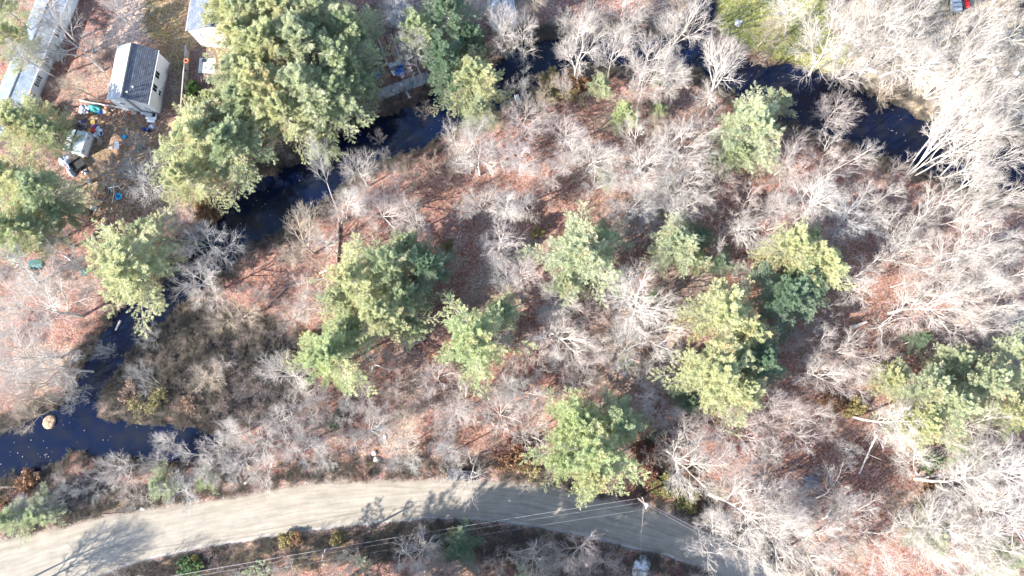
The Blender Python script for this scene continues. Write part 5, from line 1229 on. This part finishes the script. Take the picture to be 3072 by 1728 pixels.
while add < 85 and tries < 9000:
    tries += 1
    x = rf.uniform(-60, 3130); y = rf.uniform(-40, 1760)
    q = np.array([[x, y]])
    if x < 800 and y < 700: continue
    if river_sd(q)[0] < 24 or in_any(q, NOGO) or sd_poly(q, ROAD_POLY)[0] < 30: continue
    if sd_poly(q, MARSH)[0] < 10 and rf.random() < .6: continue
    if sd_poly(q, STRAW)[0] < 0 and rf.random() < .5: continue
    if min((x-a)**2+(y-b)**2 for a, b in have) < 42**2: continue
    have.append((x, y)); add += 1
    k = rf.choice([SP, TL, MU, TL]); r = rf.uniform(32, 52); t = rf.choice([PINK, PALE, GREY, PINK, TAN])
    sz = 'small' if r > 46 else 'little'
    sh = {'broad': 'understorey tree', 'multi': 'many stemmed understorey tree', 'sapling': 'bushy understorey tree', 'tall': 'slender understorey tree'}[k]
    put('bare_tree', k, x, y, r, rf.uniform(7, 12) if k != SP else rf.uniform(4, 6), t, 'bare tree', f'{sz} {BT[id(t)]} {sh}', 'leafless trees', zc=.7)

# ------------------------------------------------------------------ shrubs that stand out by colour
OR = (.30, .17, .09); RD = (.20, .09, .065); YL = (.38, .31, .13); GRN = (.10, .17, .06); OL = (.22, .20, .07); BRN = (.26, .16, .11)
SC = {id(OR): 'orange', id(RD): 'rust red', id(YL): 'yellow', id(GRN): 'dark green', id(OL): 'olive', id(BRN): 'brown'}
SHR = [(577, 262, 22, 3.2, 'leafy', GRN), (577, 295, 24, 3.4, 'leafy', GRN), (1650, 235, 34, 2.6, 'leafy', YL), (1700, 240, 34, 2.6, 'leafy', OR), (1745, 245, 30, 2.4, 'leafy', OR), (1665, 275, 34, 2.4, 'leafy', YL), (1600, 290, 32, 2.3, 'sparse', YL), (1720, 285, 34, 2.3, 'sparse', YL),
 (620, 640, 34, 2.4, 'leafy', OR), (598, 612, 30, 2.2, 'sparse', YL), (190, 372, 30, 3.2, 'leafy', OR), (160, 335, 24, 2.4, 'leafy', OR), (200, 400, 26, 2.6, 'leafy', RD), (1540, 1385, 42, 2.4, 'leafy', OR), (1500, 1365, 34, 2.2, 'sparse', RD), (1560, 1340, 34, 2.2, 'leafy', RD), (1590, 1410, 30, 2.0, 'sparse', YL),
 (1950, 1420, 42, 2.2, 'leafy', RD), (1930, 1360, 36, 2.2, 'leafy', RD), (1990, 1460, 40, 2.2, 'leafy', OL), (2060, 1500, 36, 2.0, 'leafy', OL), (1895, 1480, 30, 1.8, 'sparse', RD), (2795, 1488, 34, 2.6, 'leafy', OR), (2775, 1515, 28, 2.0, 'leafy', YL), (2930, 1500, 34, 2.4, 'leafy', OR), (2880, 1530, 32, 2.0, 'leafy', YL), (2500, 1210, 36, 2.2, 'leafy', OR), (2560, 1225, 30, 2.0, 'leafy', YL),
 (925, 1022, 26, 2.0, 'leafy', YL), (880, 1075, 28, 2.0, 'leafy', OL), (860, 1620, 26, 1.6, 'leafy', YL), (885, 1615, 22, 1.4, 'leafy', OR), (1010, 1615, 22, 1.4, 'leafy', YL), (567, 1700, 34, 2.2, 'leafy', GRN), (590, 1690, 24, 1.8, 'leafy', OL), (10, 1528, 30, 2.2, 'leafy', OR), (80, 1440, 34, 2.2, 'leafy', OR), (60, 1470, 30, 2, 'sparse', RD),
 (420, 1220, 36, 2.2, 'sparse', OL), (470, 1185, 36, 2.4, 'sparse', OL), (560, 1215, 34, 2.2, 'sparse', BRN), (380, 1180, 34, 2.2, 'sparse', BRN), (1975, 240, 30, 1.6, 'leafy', GRN), (1610, 700, 20, 1.2, 'leafy', YL), (1345, 735, 18, 1.0, 'leafy', OL), (1008, 1258, 26, 1.8, 'leafy', GRN), (1365, 1610, 30, 1.6, 'leafy', YL), (2790, 1380, 36, 2.4, 'leafy', GRN), (2650, 1120, 36, 2.6, 'leafy', OL), (2960, 1640, 36, 2, 'leafy', OL), (2360, 1000, 24, 1.5, 'sparse', OR), (1275, 1335, 22, 1.4, 'sparse', RD), (1085, 1430, 26, 1.4, 'sparse', RD), (2870, 870, 26, 2, 'leafy', RD), (2900, 840, 24, 2, 'sparse', OR)]
for (x, y, r, h, k, c_) in SHR:
    put('shrub', 'shrub_'+k, x, y, r*1.1, h, (.8, .7, .65), 'shrub', f"{SC[id(c_)]} {'leafy' if k == 'leafy' else 'thinly leaved'} shrub", 'coloured shrubs', zc=.5, leaf=tuple(v*.95 for v in c_))

# ------------------------------------------------------------------ a label that singles out each plant
MARKS = [('the gabled house', 425, 240), ('the mobile home', 110, 190), ('the garden shed', 243, 430), ('the blue pool', 358, 590), ('the pine grove centre', 850, 190), ('the big yellow pine', 590, 420), ('the left edge pines', 70, 620), ('the lone river pine', 1430, 240),
 ('the yellow bank pine', 400, 790), ('the marsh island', 600, 1120), ('the left river mouth', 60, 1370), ('the centre pine cluster', 1130, 870), ('the lone centre pine', 1430, 1015), ('the round mid wood pine', 1740, 770), ('the two little pines', 2040, 740), ('the right bank pine', 2245, 400), ('the top lawn', 2200, 100),
 ('the kayak', 2612, 212), ('the grey trailer', 2858, 20), ('the river elbow trees', 2738, 525), ('the yellow clump pines', 2400, 790), ('the right cluster pines', 2170, 1050), ('the round road pine', 1770, 1350), ('the transformer pole', 1934, 1510), ('the lower road pole', 969, 1665), ('the dark car', 1386, 1423),
 ('the footbridge', 1243, 1020), ('the road bend', 2260, 1660), ('the slate box', 2428, 1444), ('the right edge pines', 2900, 1180), ('the broken pale log', 2575, 975), ('the road end left', 200, 1650), ('the dock', 1210, 262), ('the lower right corner', 3000, 1700), ('the straw mound', 152, 1276), ('the tyre pile', 108, 808)]
DIRS = ['right of', 'up-right of', 'above', 'up-left of', 'left of', 'down-left of', 'below', 'down-right of']
groups = {}
for e, x, y, look in TREES:
    m = min(MARKS, key=lambda q: (q[1]-x)**2+(q[2]-y)**2); dx, dy = x-m[1], y-m[2]; dd = math.hypot(dx, dy)
    d = 'at' if dd < 30 else DIRS[int(round(math.atan2(-dy, dx)/(PI/4))) % 8]
    groups.setdefault((look, d, m[0]), []).append((dd, e))
ORD = ['nearest', 'second nearest', 'third nearest', 'fourth nearest', 'fifth nearest', 'sixth nearest', 'seventh nearest']
for (look, d, m), l in groups.items():
    l.sort(key=lambda t: t[0])
    for i, (dd, e) in enumerate(l):
        e['label'] = f'{look} {d} {m}'+('' if len(l) == 1 else f', {ORD[min(i, 6)]}')

# ------------------------------------------------------------------ undergrowth nobody could count
def brush_mesh(name, seed, n, h, spread, leafy=False):
    rg = np.random.default_rng(seed); K = 4
    a = rg.uniform(0, 2*PI, n); tl = rg.uniform(.2, spread, n); r0 = rg.uniform(0, .6, n); a0 = rg.uniform(0, 2*PI, n)
    p = np.zeros((n, K, 3)); p[:, 0] = np.stack([r0*np.cos(a0), r0*np.sin(a0), -.05+0*r0], 1); d = norm(np.stack([np.cos(a)*tl, np.sin(a)*tl, np.ones(n)], 1)); L = h*rg.uniform(.5, 1.2, n)
    for k in range(1, K): p[:, k] = p[:, k-1]+d*(L/(K-1))[:, None]; d = norm(d+rg.normal(0, .25, (n, 3)))
    R = .014*np.ones((n, 1))*np.linspace(1, .5, K)
    T = Acc(); V, F = tubes(p, R, 3); T.add(V, F)
    l1 = grow(rg, p, R, L, 4, .3, .98, 42, 12, .45, 3, .15, .02, .009, .6); V, F = tubes(l1[0], l1[1], 3); T.add(V, F)
    l2 = grow(rg, *l1, 3, .3, .98, 40, 12, .5, 2, .15, .02, .007, .7); V, F = tubes(l2[0], l2[1], 3); T.add(V, F)
    return T.mesh(name, M['brush'])
M['brush'] = mat('undergrowth_twigs', (.35, .275, .25), .9, var=.35, scale=3)
M['brush_brown'] = mat('brown_undergrowth', (.155, .135, .115), .9, var=.4, scale=3, dirt=(.15, .15, .06), dscale=.5)
def scatter(name, meshes, pts, smin, smax, seed, label_z=0):
    """one 'stuff' object: points that carry instances of a source mesh"""
    objs = []
    for i, me in enumerate(meshes):
        sel = [p for j, p in enumerate(pts) if j % len(meshes) == i]
        rg = np.random.default_rng(seed+i); V0 = np.zeros(len(me.vertices)*3); me.vertices.foreach_get('co', V0); V0 = V0.reshape(-1, 3)
        o_src = bpy.data.objects.new(name+'_sprig', me)
        pm = bpy.data.meshes.new(name); pm.vertices.add(len(sel)); pm.vertices.foreach_set('co', np.array(sel, np.float32).ravel())
        sc = pm.attributes.new('sc', 'FLOAT', 'POINT'); sc.data.foreach_set('value', rg.uniform(smin, smax, len(sel)).astype(np.float32))
        ro = pm.attributes.new('ro', 'FLOAT', 'POINT'); ro.data.foreach_set('value', rg.uniform(0, 6.28, len(sel)).astype(np.float32))
        ob = bpy.data.objects.new(name, pm); COL.objects.link(ob); tag(ob, kind='stuff')
        ng = bpy.data.node_groups.new(name, 'GeometryNodeTree'); ng.interface.new_socket('Geometry', in_out='INPUT', socket_type='NodeSocketGeometry'); ng.interface.new_socket('Geometry', in_out='OUTPUT', socket_type='NodeSocketGeometry')
        gi = ng.nodes.new('NodeGroupInput'); go = ng.nodes.new('NodeGroupOutput'); oi = ng.nodes.new('GeometryNodeObjectInfo'); oi.inputs['Object'].default_value = o_src
        ip = ng.nodes.new('GeometryNodeInstanceOnPoints'); mp = ng.nodes.new('GeometryNodeMeshToPoints')
        a1 = ng.nodes.new('GeometryNodeInputNamedAttribute'); a1.data_type = 'FLOAT'; a1.inputs['Name'].default_value = 'sc'
        a2 = ng.nodes.new('GeometryNodeInputNamedAttribute'); a2.data_type = 'FLOAT'; a2.inputs['Name'].default_value = 'ro'
        cx = ng.nodes.new('ShaderNodeCombineXYZ'); er = ng.nodes.new('FunctionNodeEulerToRotation')
        L = ng.links
        L.new(gi.outputs[0], mp.inputs[0]); L.new(mp.outputs[0], ip.inputs['Points']); L.new(oi.outputs['Geometry'], ip.inputs['Instance'])
        L.new(a2.outputs[0], cx.inputs['Z']); L.new(cx.outputs[0], er.inputs[0]); L.new(er.outputs[0], ip.inputs['Rotation']); L.new(a1.outputs[0], ip.inputs['Scale'])
        L.new(ip.outputs[0], go.inputs[0])
        md = ob.modifiers.new('scatter', 'NODES'); md.node_group = ng
        objs.append(ob)
    return objs
def points(n, ok, seed):
    rg = np.random.default_rng(seed); x = rg.uniform(-112, 98, n); y = rg.uniform(-48, 88, n)
    q = px_of(np.stack([x, y, 0*x], 1)); sr = river_sd(q)/18.5; rd = sd_poly(q, ROAD_POLY)/18.5
    k = ok(q, sr, rd, x, y, rg); z = ground_z(x, y, sr, rd)
    return np.stack([x, y, z], 1)[k]
def yards(q): return np.minimum.reduce([sd_poly(q, p) for p in (YARD, YARD2, DRIVE, LAWN, SOIL)])
def ok1(q, sr, rd, x, y, rg):
    g = np.minimum.reduce([sd_poly(q, p) for p in GLADES]); dens = np.clip(fbm(x, y, 8, 91)*2.2-.55, .08, 1)
    dens = np.where(g < 0, dens*.12, dens); dens = np.where(sd_poly(q, STRAW) < 0, dens*.4, dens)
    return (sr > .5) & (rd > .25) & (yards(q) > 0) & (rg.random(len(x)) < dens)
def ok2(q, sr, rd, x, y, rg):
    m = np.minimum(sd_poly(q, MARSH)-10, np.minimum(sd_poly(q, VERGE)-8, sd_poly(q, CORNER)-15))
    m = np.minimum(m, np.where(sd_poly(q, REDBANK) < 0, -1, 99)); m = np.minimum(m, np.where((rd < 3.5), -1, 99)); m = np.minimum(m, np.where((sr < 2.0) & (sd_poly(q, LAWN) > 30), -1, 99))
    dk = sd_poly(q, dp([(570, 860), (740, 820), (790, 960), (690, 1055), (570, 1040)])) < 0
    return (sr > -.25) & (rd > .12) & (~dk | (rg.random(len(x)) < .4)) & (m < 0) & (yards(q) > 5)
scatter('undergrowth', [brush_mesh('undergrowth_sprig', 31, 26, 1.1, .9), brush_mesh('undergrowth_sprig', 32, 22, .8, 1.4)], points(8000, ok1, 5), .6, 1.5, 8)
bm_ = [brush_mesh('scrub_sprig', 41, 34, .8, 1.3), brush_mesh('scrub_sprig', 42, 30, 1.0, 1.0)]
for m_ in bm_: m_.materials.clear(); m_.materials.append(M['brush_brown'])
scatter('riverside_scrub', bm_, points(42000, ok2, 6), .6, 1.3, 18)
# floating leaves on the dark water
rg = np.random.default_rng(99); x = rg.uniform(-112, 98, 30000); y = rg.uniform(-48, 88, 30000); q = px_of(np.stack([x, y, 0*x], 1)); sr = river_sd(q)/18.5
k = (sr < -.6) & (rg.random(len(x)) < np.clip(fbm(x, y, 6, 77)*3-1.35, 0, .35)); x, y = x[k], y[k]; n = len(x); a = rg.uniform(0, 6.28, n); s_ = rg.uniform(.04, .11, n)
V = np.stack([np.stack([x+s_*np.cos(a+j*PI/2)*(1 if j % 2 else .6), y+s_*np.sin(a+j*PI/2)*(1 if j % 2 else .6), np.full(n, -.605)], 1) for j in range(4)], 1).reshape(-1, 3)
me = mesh_np('floating_leaves', V, np.arange(4*n).reshape(-1, 4)); me.materials.append(mat('floating_leaf', (.35, .3, .25), .8, var=.5, scale=2)); o = bpy.data.objects.new('floating_leaves', me); COL.objects.link(o); tag(o, kind='stuff')
